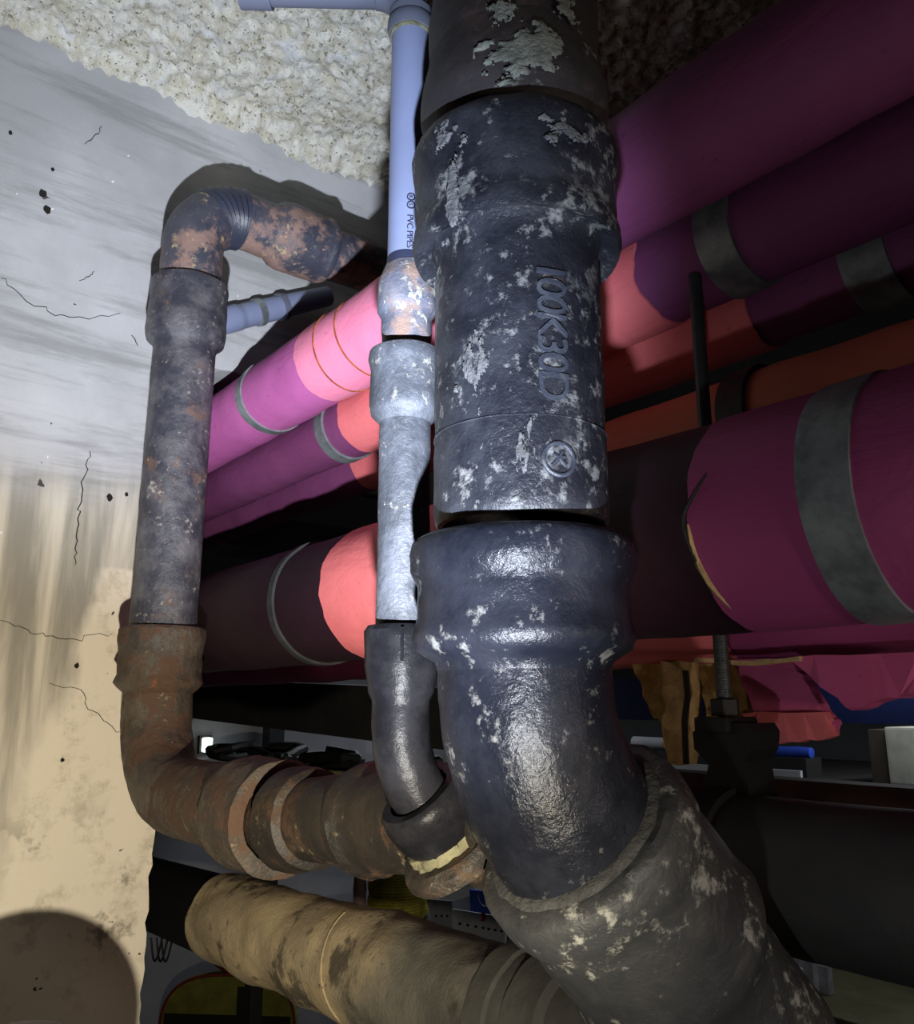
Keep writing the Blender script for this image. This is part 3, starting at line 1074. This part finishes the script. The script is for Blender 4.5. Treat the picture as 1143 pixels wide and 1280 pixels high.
# F below and behind E
FX = 0.86
d_ = ray(1000, 826)
Fr = 0.058
Fz = CAM.z + FX * d_.z / d_.x + Fr
Fp = wrapped('red wrapped pipe with ripped hanging insulation, lowest of the wrapped pipes', FX, Fz, Fr, MAG)
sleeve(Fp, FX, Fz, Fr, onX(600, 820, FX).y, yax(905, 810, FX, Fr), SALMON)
# K dim one behind E
wrapped('dark plum wrapped pipe in shadow behind the thickest wrapped pipe', 1.22, CAM.z + 0.36, 0.06, PLUM)

# torn insulation that hangs from F
tx = FX - 0.02


def hang(name, pxs, X, mat, th, jit=0.003, sub=3, parent=Fp):
    return slab(name, [onX(a, b, X) for a, b in pxs], (th, 0, 0), mat, parent, jit, sub)


random.seed(11)
hang('torn_foam', [(786, 822), (866, 828), (858, 890), (845, 905), (832, 908), (818, 898), (803, 860)], tx, FOAM, 0.03)
hang('torn_foam', [(826, 826), (866, 828), (862, 900), (858, 956), (835, 952), (828, 930), (832, 890)], tx - 0.012, FOAM2, 0.02)
hang('torn_foam', [(872, 826), (925, 826), (935, 880), (925, 900), (890, 905), (878, 870)], tx, FOAM, 0.03)
hang('hanging_wrap_flap', [(915, 824), (990, 824), (1005, 850), (1028, 888), (1042, 905), (1036, 920), (1000, 925), (950, 930), (942, 890)], tx - 0.01, FLAP, 0.018, 0.002)
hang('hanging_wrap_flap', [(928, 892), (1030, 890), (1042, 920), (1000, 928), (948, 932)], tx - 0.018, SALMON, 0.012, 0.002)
hang('hanging_wrap_flap', [(985, 822), (1145, 815), (1145, 868), (1110, 872), (1065, 888), (1040, 868)], tx - 0.05, FLAP, 0.03, 0.002)
hang('torn_edge_strip', [(868, 822), (940, 826), (1000, 820), (1000, 826), (940, 832), (868, 828)], tx - 0.055, FOAM2, 0.01, 0.001)

# torn seam on E


def onE(px, py, out=0.002):
    d = ray(px, py)
    o = V((CAM.x - EX, CAM.z - Ez))
    dd = V((d.x, d.z))
    a = dd.dot(dd)
    b = 2 * o.dot(dd)
    c = o.dot(o) - (Er + out) ** 2
    t = (-b - math.sqrt(max(0, b * b - 4 * a * c))) / (2 * a)
    return CAM + d * t


E_WRAP = [c for c in E.children if c.name.split('.')[0] == 'wrap'][0]
seam = [(884, 592), (868, 618), (855, 645), (858, 672), (870, 700), (884, 730), (895, 752)]
def smooth(pts, k=6):
    out = []
    P = [pts[0]] + list(pts) + [pts[-1]]
    for i in range(1, len(P) - 2):
        for j in range(k):
            t = j / k
            out.append(tuple(0.5 * (2 * P[i][c] + (P[i + 1][c] - P[i - 1][c]) * t + (2 * P[i - 1][c] - 5 * P[i][c] + 4 * P[i + 1][c] - P[i + 2][c]) * t * t + (3 * P[i][c] - P[i - 1][c] - 3 * P[i + 1][c] + P[i + 2][c]) * t ** 3) for c in range(2)))
    return out + [tuple(pts[-1])]


seam = smooth(seam)
widths = [0.0006 + 0.002 * math.sin(math.pi * min(1, (i + 1) / len(seam))) * (0.8 + 0.4 * noise.noise(V((i * 0.7, 0, 0)))) for i in range(len(seam))]
tube('torn_seam', [onE(*q, out=0.0025) for q in seam], widths, BLACK, E_WRAP, n=8)
tube('torn_lip', [onE(*q, out=0.001) for q in smooth(((860, 655), (868, 690), (882, 718), (899, 742), (925, 770)), 5)], [0.0008 + 0.0028 * math.sin(math.pi * i / 20) for i in range(21)], FOAM2, E_WRAP, n=8)

# hanger
HX = 0.715
hp = onX(888, 620, HX)
HY = hp.y
hz = lambda y: zat(y, HX, HY)
root = thing('hanger_rod', 'grey threaded hanger rod with nut and black clamp beside the torn seam', 'hanger', (HX, HY, hz(900)))
rr = rad(hp, 8.5)
tube('rod', [V((HX, HY, hz(345))), V((HX, HY, hz(606)))], rr, STEEL_DK, root, n=20)
tube('rod', [V((HX, HY, hz(748))), V((HX, HY, hz(905)))], rr, STEEL_DK, root, n=20)
# thread crests
tp, tq = hz(900), hz(760)
pts = []
turns = 40
for i in range(turns * 8 + 1):
    t = i / 8 * math.tau
    pts.append(V((HX + math.cos(t) * rr, HY + math.sin(t) * rr, tp + (tq - tp) * i / (turns * 8))))
tube('thread', pts, 0.0006, STEEL_DK, root, n=4)
bm = bmesh.new()
bmesh.ops.create_cone(bm, cap_ends=True, segments=6, radius1=rr * 2.1, radius2=rr * 2.1, depth=0.016)
bmesh.ops.bevel(bm, geom=bm.edges[:], offset=0.001, segments=1, affect='EDGES')
bmesh.ops.translate(bm, vec=V((HX, HY, hz(884))), verts=bm.verts)
me = bpy.data.meshes.new('nut')
bm.to_mesh(me)
bm.free()
me.materials.append(BLACK)
link('nut', me, root)
zt_ = hz(896)
box('clamp_plate', (HX - 0.026, HY - 0.018, zt_ - 0.014), (HX + 0.026, HY + 0.018, zt_), BLACK, root, 0.003)
slab('clamp_body', [onX(a, b, HX - 0.02) for a, b in ((876, 904), (934, 904), (941, 915), (939, 938), (930, 952), (938, 1002), (878, 1002), (886, 955), (868, 936), (866, 916))], (0.045, 0, 0), BLACK, root, 0.0006, 1)
R_ = Run((JX, HY - 0.02, jz), PY_)
R_.prof([(0, jr), (0.001, jr + 0.006), (0.039, jr + 0.006), (0.04, jr)])
R_.build('clamp_ring', BLACK, root, n=48)
# black strip that draws the shadow in the gap of the torn foam
tube('gap_shadow_strip', [onX(857, 838, tx - 0.03), onX(860, 870, tx - 0.03), onX(856, 900, tx - 0.03), onX(858, 955, tx - 0.03)], 0.0035, BLACK, root, n=6)

# ------------------------------------------------------------------ cloth wrapped pipe at the bottom
h1 = (0.70, 300, 1091, 1232)
HXp = 0.70
za, ra_ = fit(HXp, 300, 1091, 1226)
pa = onX(300, 1158, HXp)
d_ = ray(600, 1165)
rHp = ra_
zbm = CAM.z + HXp * d_.z / d_.x - rHp * math.sqrt(1 + (d_.z / d_.x) ** 2)
pb = onX(600, 1240, HXp)
ya_, yb2 = pa.y, pb.y
hd = V((0, yb2 - ya_, zbm - za)).normalized()
hpos = lambda y: V((HXp, y, za + (zbm - za) * (y - ya_) / (yb2 - ya_)))
yc0 = onX(243, 1130, HXp - rHp * 0.8).y
ys1 = onX(590, 1230, HXp - rHp * 0.8).y
root = thing('cloth_wrapped_pipe', 'thick pipe wrapped in tan dusty cloth along the bottom of the view', 'pipe', hpos(yc0))
R_ = Run(hpos(3.6), hd)
R_.prof([(0, rHp - 0.006), ((hpos(3.6) - hpos(yc0 - 0.05)).length, rHp - 0.006)], step=0.05)
R_.build('pipe', BLACK, root)
R_ = Run(hpos(yc0), hd)
L = (hpos(yc0) - hpos(ys1)).length
R_.prof([(0, rHp - 0.006), (0.002, rHp), (L, rHp), (L + 0.001, rHp - 0.004)], step=0.012)
R_.build('cloth_wrap', CLOTH, root, amp=0.006, scale=11, n=72)
R_ = Run(hpos(ys1) - hd * 0.0, hd)
R_.prof([(0, rHp - 0.005), (0.003, rHp + 0.003), (0.035, rHp + 0.004), (0.038, rHp), (0.06, rHp), (0.062, rHp + 0.005), (0.11, rHp + 0.006), (0.115, rHp - 0.004), (0.5, rHp - 0.004)], step=0.02)
R_.build('cloth_joint', plain('grey_cloth', (0.10, 0.098, 0.085), 0.9, 0.35, 14, bs=0.5), root, amp=0.002, scale=20, n=56)
# fold ridges in the cloth
for px, tl in ((405, -0.9),):
    y = onX(px, 1150, HXp - rHp).y
    pts = []
    for k in range(17):
        a = math.radians(20 + 9 * k)
        c = hpos(y + tl * 0.06 * (k / 16 - 0.5))
        pts.append(c + V((-math.sin(a), 0, math.cos(a))) * (rHp + 0.0005))
    tube('cloth_fold', pts, 0.0016, CLOTH, root, n=6)
# wire loops hanging at the wall
for k, px in enumerate((196, 203, 209)):
    c0 = onX(px - 7, 1172, HXp)
    c1 = onX(px + 7, 1172, HXp)
    pts = []
    for q in range(13):
        t = q / 12
        p = c0.lerp(c1, t)
        p.z -= 0.045 * math.sin(math.pi * t)
        pts.append(p)
    tube('wire_loop', pts, 0.0022, BLACK, root, n=6)

# ------------------------------------------------------------------ small plastic stub on the lintel
p0, p1 = onY(262, 405, WY - 0.035), onY(410, 370, WY - 0.035)
root = thing('plastic_pipe_stub', 'short grey plastic pipe with clip on the concrete behind the left riser', 'pipe', p0)
dirp = (p1 - p0)
L = dirp.length
rp = rad(p0, 16)
R_ = Run(p0, dirp)
R_.prof([(0, rp + 0.002), (L * 0.22, rp + 0.002), (L * 0.23, rp), (L * 0.62, rp - 0.001), (L, rp - 0.004)], step=0.01)
R_.build('pipe', PVC, root, n=28)
R_ = Run(p0 + dirp * 0.36, dirp)
R_.prof([(0, rp), (0.001, rp + 0.003), (0.014, rp + 0.003), (0.015, rp)])
R_.build('clip', GALV, root, n=28)
R_ = Run(p0 + dirp * 0.56, dirp)
R_.prof([(0, rp), (0.001, rp + 0.0035), (0.012, rp + 0.0035), (0.013, rp)])
R_.build('collar', PVC_DK, root, n=28)

# ------------------------------------------------------------------ far room
TRAYM = plain('dark_tray', (0.035, 0.034, 0.033), 0.6, 0.3, 8)
X_T = 1.5
t0, t1 = onX(200, 893, X_T), onX(560, 938, X_T)
o = slab('cable_tray', [t0, t1, t1 + V((0, 0, 0.17)), t0 + V((0, 0, 0.17))], (0.2, 0, 0), TRAYM)
tag(o, 'black cable tray running behind the lower bends', 'cable tray')
o = box('ceiling_duct', (0.6, 2.3, CAM.z + 0.46), (2.6, 2.5, CAM.z + 0.56), plain('grey_duct', (0.16, 0.18, 0.19), 0.5, 0.2, 6, metal=0.3))
tag(o, 'flat grey metal duct crossing behind the pink pipes on the left', 'duct')

o = box('gap_darkening_box', (1.4, -1.4, CAM.z + 0.52), (1.62, 1.40, CAM.z + 0.94), plain('gap_darkening_black', (0.02, 0.02, 0.02), 0.7, 0.3, 6), None, 0.004)  # black box added so the gap between the wrapped pipes stays dark
tag(o, 'black box added to darken the gap behind the upper pink pipes on the right', 'duct')

# table with coil, calendars, folders
TZ = 0.93
TABLE = thing('work_table', 'dark work table half hidden below the cloth wrapped pipe', 'table', (2.1, 2.75, 0))
TM = plain('table_dark', (0.05, 0.045, 0.04), 0.6)
box('table_top', (1.5, 2.3, TZ - 0.04), (2.75, 3.25, TZ), TM, TABLE, 0.004)
for x in (1.55, 2.68):
    for y in (2.35, 3.18):
        box('leg', (x, y, 0), (x + 0.05, y + 0.05, TZ - 0.04), TM, TABLE)


def onT(px, py):
    return onZ(px, py, TZ)


YEL = plain('yellow_rope', (0.50, 0.42, 0.05), 0.6, 0.4, 30)
c = onT(497, 1146)
c.z = TZ
rc = rad(c, 36)
coil = thing('rope_coil', 'upright coil of yellow rope on the table under the middle riser', 'rope', c)
pts = []
turn = 20
for i in range(turn * 20 + 1):
    t = i / 20 * math.tau
    rr2 = rc * (1 + 0.03 * math.sin(i * 0.37))
    pts.append(V((c.x + math.cos(t) * rr2, c.y + math.sin(t) * rr2, TZ + 0.006 + 0.22 * i / (turn * 20))))
tube('rope', pts, 0.0062, YEL, coil, n=7)
R_ = Run((c.x, c.y, TZ), UP)
R_.prof([(0, rc - 0.006), (0.22, rc - 0.006)])
R_.build('spool_core', YEL, coil, n=28)
c = onT(449, 1150)
R_ = Run((c.x, c.y, TZ), UP)
rr2 = rad(c, 8)
R_.prof([(0, rr2), (0.10, rr2), (0.11, rr2 * 1.1), (0.13, rr2), (0.17, rr2 * 0.9), (0.175, rr2 * 0.5)])
o = R_.build('bottle', plain('pale_pink_plastic', (0.45, 0.26, 0.24), 0.5), None, n=20)
tag(o, 'pale pink plastic bottle standing left of the yellow rope coil', 'bottle')


def lean(name, pxs, mat, label, cat, X=2.1, th=0.012, parent=None):
    pts = [onX(a, b, X) for a, b in pxs]
    for q in pts:
        q.z = max(q.z, TZ + 0.0005)
    o = slab(name, pts, (th, 0, 0), mat, parent)
    if label:
        tag(o, label, cat)
    return o


WHITE = plain('paper_white', (0.62, 0.63, 0.68), 0.8, 0.08)
GREYP = plain('paper_grey', (0.40, 0.41, 0.46), 0.8, 0.08)
BLUEM = plain('bag_blue', (0.03, 0.10, 0.55), 0.5, 0.2)
MAGP = plain('folder_magenta', (0.45, 0.03, 0.22), 0.6, 0.2)


def pos(px, py, X):
    return onX(px, py, X)


root = thing('wall_calendar', 'white calendar page with a red emblem leaning above the cloth wrapped pipe', 'calendar', pos(600, 1180, 2.1))
lean('page', [(565, 1136), (634, 1147), (631, 1230), (566, 1220)], WHITE, None, None, 2.1, 0.006, root)
for i, px in enumerate((573, 583, 593, 602, 609, 617, 625)):
    py = 1153 + (px - 573) * 0.18
    lean('printed_mark', [(px, py), (px + 4, py + 0.6), (px + 3.6, py + 3.4), (px + 0.3, py + 3)], INK, None, None, 2.098, 0.001, root)
REDP = plain('print_red', (0.5, 0.02, 0.05), 0.7)
lean('red_emblem', [(601, 1142), (606, 1140), (608, 1147), (605, 1152), (601, 1151), (603, 1147)], REDP, None, None, 2.098, 0.001, root)
for i in range(5):
    lean('printed_line', [(571, 1143 + i * 2), (589, 1146 + i * 2), (589, 1146.6 + i * 2), (571, 1143.6 + i * 2)], GREYP, None, None, 2.098, 0.001, root)
root = thing('grey_calendar', 'grey calendar sheet standing between the magenta folder and the white page', 'calendar', pos(548, 1180, 2.13))
lean('page', [(533, 1124), (565, 1126), (567, 1230), (540, 1220)], GREYP, None, None, 2.13, 0.006, root)
for px in (544, 551, 558):
    lean('printed_mark', [(px, 1143), (px + 2.5, 1144), (px + 2.2, 1147), (px, 1146)], INK, None, None, 2.128, 0.001, root)
lean('folder', [(521, 1116), (534, 1124), (541, 1150), (545, 1230), (526, 1230)], MAGP, 'magenta folder standing right of the yellow rope coil', 'folder', 2.36, 0.02)
root = thing('paper_bag', 'blue and white paper bag with a white handle behind the white calendar page', 'bag', pos(600, 1180, 2.2))
lean('bag_body', [(587, 1112), (622, 1116), (626, 1240), (590, 1240)], BLUEM, None, None, 2.2, 0.06, root)
lean('bag_side', [(564, 1128), (587, 1120), (590, 1240), (566, 1240)], WHITE, None, None, 2.2, 0.06, root)
hp_ = [pos(598 + 10 - 10 * math.cos(t), 1118 + 15 * math.sin(t), 2.197) for t in [i / 10 * math.pi for i in range(11)]]
tube('handle', hp_, 0.0025, WHITE, root, n=6)

# chair bottom left
c0 = onY(285, 1262, 3.40)
root = thing('office_chair', 'yellow-green rounded chair back with red piping at the bottom left', 'chair', (c0.x, c0.y, 0))
YG = plain('yellow_green_fabric', (0.22, 0.22, 0.035), 0.85, 0.4, 10)
k_ = depth(c0) / F_PX


def chp(px, py, back=0.0):
    return V((c0.x, c0.y, c0.z)) + _r * ((px - 285) * k_) + V((0, 0, -(py - 1262) * k_)) + _h * back


outl = []
for i in range(25):
    t = math.pi * i / 24
    outl.append((285 - 84 * math.copysign(abs(math.cos(t)) ** 0.7, math.cos(t)), 1290 - 68 * (math.sin(t) ** 0.7)))
slab('backrest', [chp(a, b) for a, b in outl + [(362, 1400), (208, 1400)]], _h * 0.05, YG, root)
tube('piping', [chp(a, b, -0.004) for a, b in outl], 0.006, plain('red_piping', (0.20, 0.02, 0.02), 0.6), root, n=6)
slab('back_band', [chp(a, b, -0.006) for a, b in ((296, 1236), (314, 1236), (314, 1390), (296, 1390))], _h * 0.006, BLACK, root)
slab('back_band', [chp(a, b, -0.005) for a, b in ((206, 1266), (364, 1270), (364, 1290), (206, 1288))], _h * 0.005, BLACK, root)
sc_ = V((c0.x, c0.y, 0)) + _h * 0.30
R_ = Run((sc_.x, sc_.y, 0.42), UP)
R_.prof([(0, 0.2), (0.01, 0.22), (0.06, 0.22), (0.08, 0.2)])
R_.build('seat', YG, root, n=28)
tube('post', [V((sc_.x, sc_.y, 0.06)), V((sc_.x, sc_.y, 0.43))], 0.025, BLACK, root, n=12)
tube('back_post', [V((c0.x, c0.y, 0.44)) + _h * 0.09, V((c0.x, c0.y, 0.7)) + _h * 0.06], 0.02, BLACK, root, n=10)
for k in range(5):
    a = k * math.tau / 5
    tube('leg', [V((sc_.x, sc_.y, 0.07)), V((sc_.x + 0.26 * math.cos(a), sc_.y + 0.26 * math.sin(a), 0.02))], 0.018, BLACK, root, n=8)
cc = [chp(a, b, 0.03) for a, b in ((262, 1204), (290, 1216), (325, 1228))]
tube('headrest', cc, [0.025, 0.04, 0.03], plain('red_cushion', (0.16, 0.02, 0.025), 0.8), root, n=14)

# small wall lamp, dark post, clutter behind the bends
root = thing('wall_lamp', 'small lit white lamp far behind the rusty lower bend', 'lamp', onY(259, 931, 4.17))
c = onY(259, 931, 4.15)
EM = bpy.data.materials.new('lamp_glow')
EM.use_nodes = True
EM.node_tree.nodes['Principled BSDF'].inputs['Emission Color'].default_value = (0.8, 1.0, 0.92, 1)
EM.node_tree.nodes['Principled BSDF'].inputs['Emission Strength'].default_value = 3.0
s = rad(c, 5.5)
box('diffuser', (c.x - s, c.y - 0.02, c.z - s * 1.6), (c.x + s, c.y + 0.02, c.z + s * 1.6), EM, root, 0.01)
box('backplate', (c.x - s * 1.4, c.y + 0.02, c.z - s * 2), (c.x + s * 1.4, 4.2, c.z + s * 2), BLACK, root)
c = onY(341, 940, 4.08)
hw = rad(c, 10)
o = box('support_post', (c.x - hw, c.y - hw, 0), (c.x + hw, c.y + hw, c.z + 0.30), BLACK)
tag(o, 'narrow black post standing far behind the main, left of the middle riser', 'post')
# storage rack that carries the black heap
RZ = onX(380, 972, 1.6).z
RACK = thing('storage_rack', 'dark hung storage rack in the gap behind the rusty lower bend', 'rack', (1.62, 2.9, RZ))
box('shelf', (1.45, 1.75, RZ - 0.04), (1.80, 4.2, RZ), TM, RACK)
for x in (1.47, 1.76):
    for y in (1.8,):
        tube('hanging_rod', [V((x, y, RZ - 0.02)), V((x, y, CEIL + 0.03))], 0.006, TM, RACK, n=8)
random.seed(5)
for k in range(4):
    y0 = 2.30 + 0.46 * k
    pts = []
    for i in range(26):
        t = i / 25 * math.tau * 2.2
        rr2 = 0.085 + 0.02 * math.sin(3 * t + k)
        pts.append(V((1.63 + math.cos(t) * rr2, y0 + math.sin(t) * rr2 * 1.5, RZ + 0.02 + 0.05 * i / 25 + 0.03 * abs(math.sin(t * 0.7 + k)))))
    o = tube('black_cable', pts, 0.02, BLACK, None, n=8)
    tag(o, 'black cable coil on the dark rack, ' + ('rightmost of the row', 'second from the right', 'second from the left', 'leftmost of the row')[k], 'cable', 'black cables on the rack')
c = onX(430, 953, 1.5)
o = box('cardboard_tag', (c.x, c.y - 0.10, RZ + 0.0005), (c.x + 0.02, c.y + 0.10, RZ + 0.05), plain('tan_card', (0.35, 0.30, 0.14), 0.9))
tag(o, 'small tan cardboard piece standing on the dark rack', 'cardboard')

# right side : wall shelf with rolls and block
SX = 3.0
shz = onX(900, 966, SX).z
sy0, sy1 = onX(1170, 960, SX).y, onX(770, 966, SX).y
root = thing('wall_shelf', 'long dark wall shelf with a white front strip, behind the hanging insulation', 'shelf', (3.6, (sy0 + sy1) / 2, shz))
box('board', (SX, sy0, shz - 0.03), (4.2, sy1, shz), TRAYM, root)
ya2, yb3 = onX(1003, 960, SX).y, onX(780, 960, SX).y
box('front_strip', (SX - 0.015, ya2, shz - 0.005), (SX, yb3, shz + 0.028), plain('white_strip', (0.75, 0.75, 0.8), 0.5, 0.1), root)
for y in (sy0 + 0.2, sy1 - 0.2):
    slab('bracket', [V((4.2, y, shz - 0.03)), V((3.2, y, shz - 0.03)), V((4.2, y, shz - 0.4))], (0, 0.03, 0), TRAYM, root)
BLU = plain('blue_roll', (0.05, 0.12, 0.75), 0.45, 0.15)
root = thing('tarp_roll', 'blue tarpaulin roll with white end lying on a dark rest on the wall shelf', 'roll', (SX + 0.12, ya2, shz))
zr_ = onX(900, 936, SX + 0.08).z
R_ = Run((SX + 0.08, ya2, zr_), PY_)
R_.prof([(0, 0.018), (0.002, 0.022), (yb3 - ya2 - 0.4, 0.022)], step=0.05)
R_.build('roll', BLU, root, n=24, amp=0.003, scale=20)
R_ = Run((SX + 0.08, yb3 - 0.4, zr_ + 0.012), PY_)
R_.prof([(0, 0.022), (0.4, 0.026)])
R_.build('white_end', WHITE, root, n=24)
box('rest', (SX + 0.03, ya2, shz), (SX + 0.14, yb3, zr_ - 0.018), TRAYM, root)
a, b = onX(1142, 970, SX).y, onX(1112, 970, SX).y
o = box('concrete_block', (SX, a - 0.1, shz), (SX + 0.2, b, onX(1125, 909, SX).z), plain('pale_block', (0.5, 0.5, 0.42), 0.9, 0.2, 20), None, 0.008)
tag(o, 'pale grey concrete block on the wall shelf at the right edge', 'block')
a, b = onX(1111, 960, SX).y, onX(1086, 960, SX).y
o = box('brown_box', (SX + 0.02, a + 0.005, shz), (SX + 0.2, b, onX(1100, 912, SX).z), plain('brown_card', (0.07, 0.055, 0.04), 0.9), None, 0.004)
tag(o, 'dark brown box on the wall shelf, left of the concrete block', 'box')
BXM = plain('navy_beam', (0.015, 0.03, 0.14), 0.6)
zb_ = onX(1050, 904, 2.6).z
o = box('blue_beam', (2.6, -1.5, zb_), (2.72, onX(720, 900, 2.6).y, zb_ + 0.16), BXM)
tag(o, 'dark navy blue horizontal beam behind the torn insulation', 'beam')
zr = onX(1050, 1003, 1.4).z
o = box('rusty_rail', (1.4, -1.5, zr - 0.03), (1.46, onX(700, 1000, 1.4).y, zr + 0.03), plain('rusty_rail_paint', (0.07, 0.03, 0.025), 0.7, 0.4, 12))
tag(o, 'dark rust red rail running just above the right hand main', 'rail')

# bench at lower right with metal odds and ends
bz = onX(1000, 1243, 2.6).z
root = thing('workbench', 'olive green workbench at the lower right corner under the dark main', 'bench', (3.0, 1.6, 0))
OLV = plain('olive_top', (0.13, 0.12, 0.06), 0.7)
box('bench_top', (2.5, 0.6, bz - 0.05), (3.5, 2.2, bz), OLV, root, 0.004)
for x in (2.55, 3.4):
    for y in (0.7, 2.1):
        box('leg', (x, y, 0), (x + 0.06, y + 0.06, bz - 0.05), OLV, root)
SILV = plain('bare_metal', (0.6, 0.6, 0.64), 0.4, 0.3, 20, metal=0.15)
random.seed(9)
for k, (px, py, s) in enumerate(((990, 1222, 0.06), (1006, 1212, 0.07), (1024, 1218, 0.07), (1000, 1236, 0.05))):
    c = onZ(px, 1246 - 2 * k, bz)
    o = box('metal_bracket', (c.x, c.y - s / 2, bz), (c.x + 0.03, c.y + s / 2, onX(px, py - 12, c.x).z), SILV, None, 0.004)
    tag(o, ('leftmost', 'tallest', 'rightmost', 'shortest')[k] + ' bare metal bracket standing on the olive workbench', 'bracket', 'metal brackets on the workbench')

# unseen domed post added to throw the round shadow at the wall's foot
S0 = onY(25, 1240, WY)
q = TORCH.lerp(S0, 0.60)
qt = TORCH.lerp(onY(38, 1137, WY), 0.60)
root = thing('added_drain_cap_pipe', 'grey stand-in drain pipe with a domed cap, added unseen just below the view at lower left', 'pipe', (q.x, q.y, 0))  # unseen, added only to throw the round wall shadow
R_ = Run((q.x, q.y, 0), UP)
rcap = 0.105
hh = qt.z - rcap
R_.prof([(0, rcap - 0.006), (hh - 0.05, rcap - 0.006)], step=0.2)
R_.build('pipe', PVC_DK, root, n=40)
R_ = Run((q.x, q.y, hh - 0.06), UP)
R_.prof([(0, rcap), (0.06, rcap)] + [(0.06 + rcap * math.sin(a * math.pi / 40), rcap * math.cos(a * math.pi / 40) + 0.0003) for a in range(1, 20)], step=0.05)
R_.build('cap', PVC_DK, root, n=40)
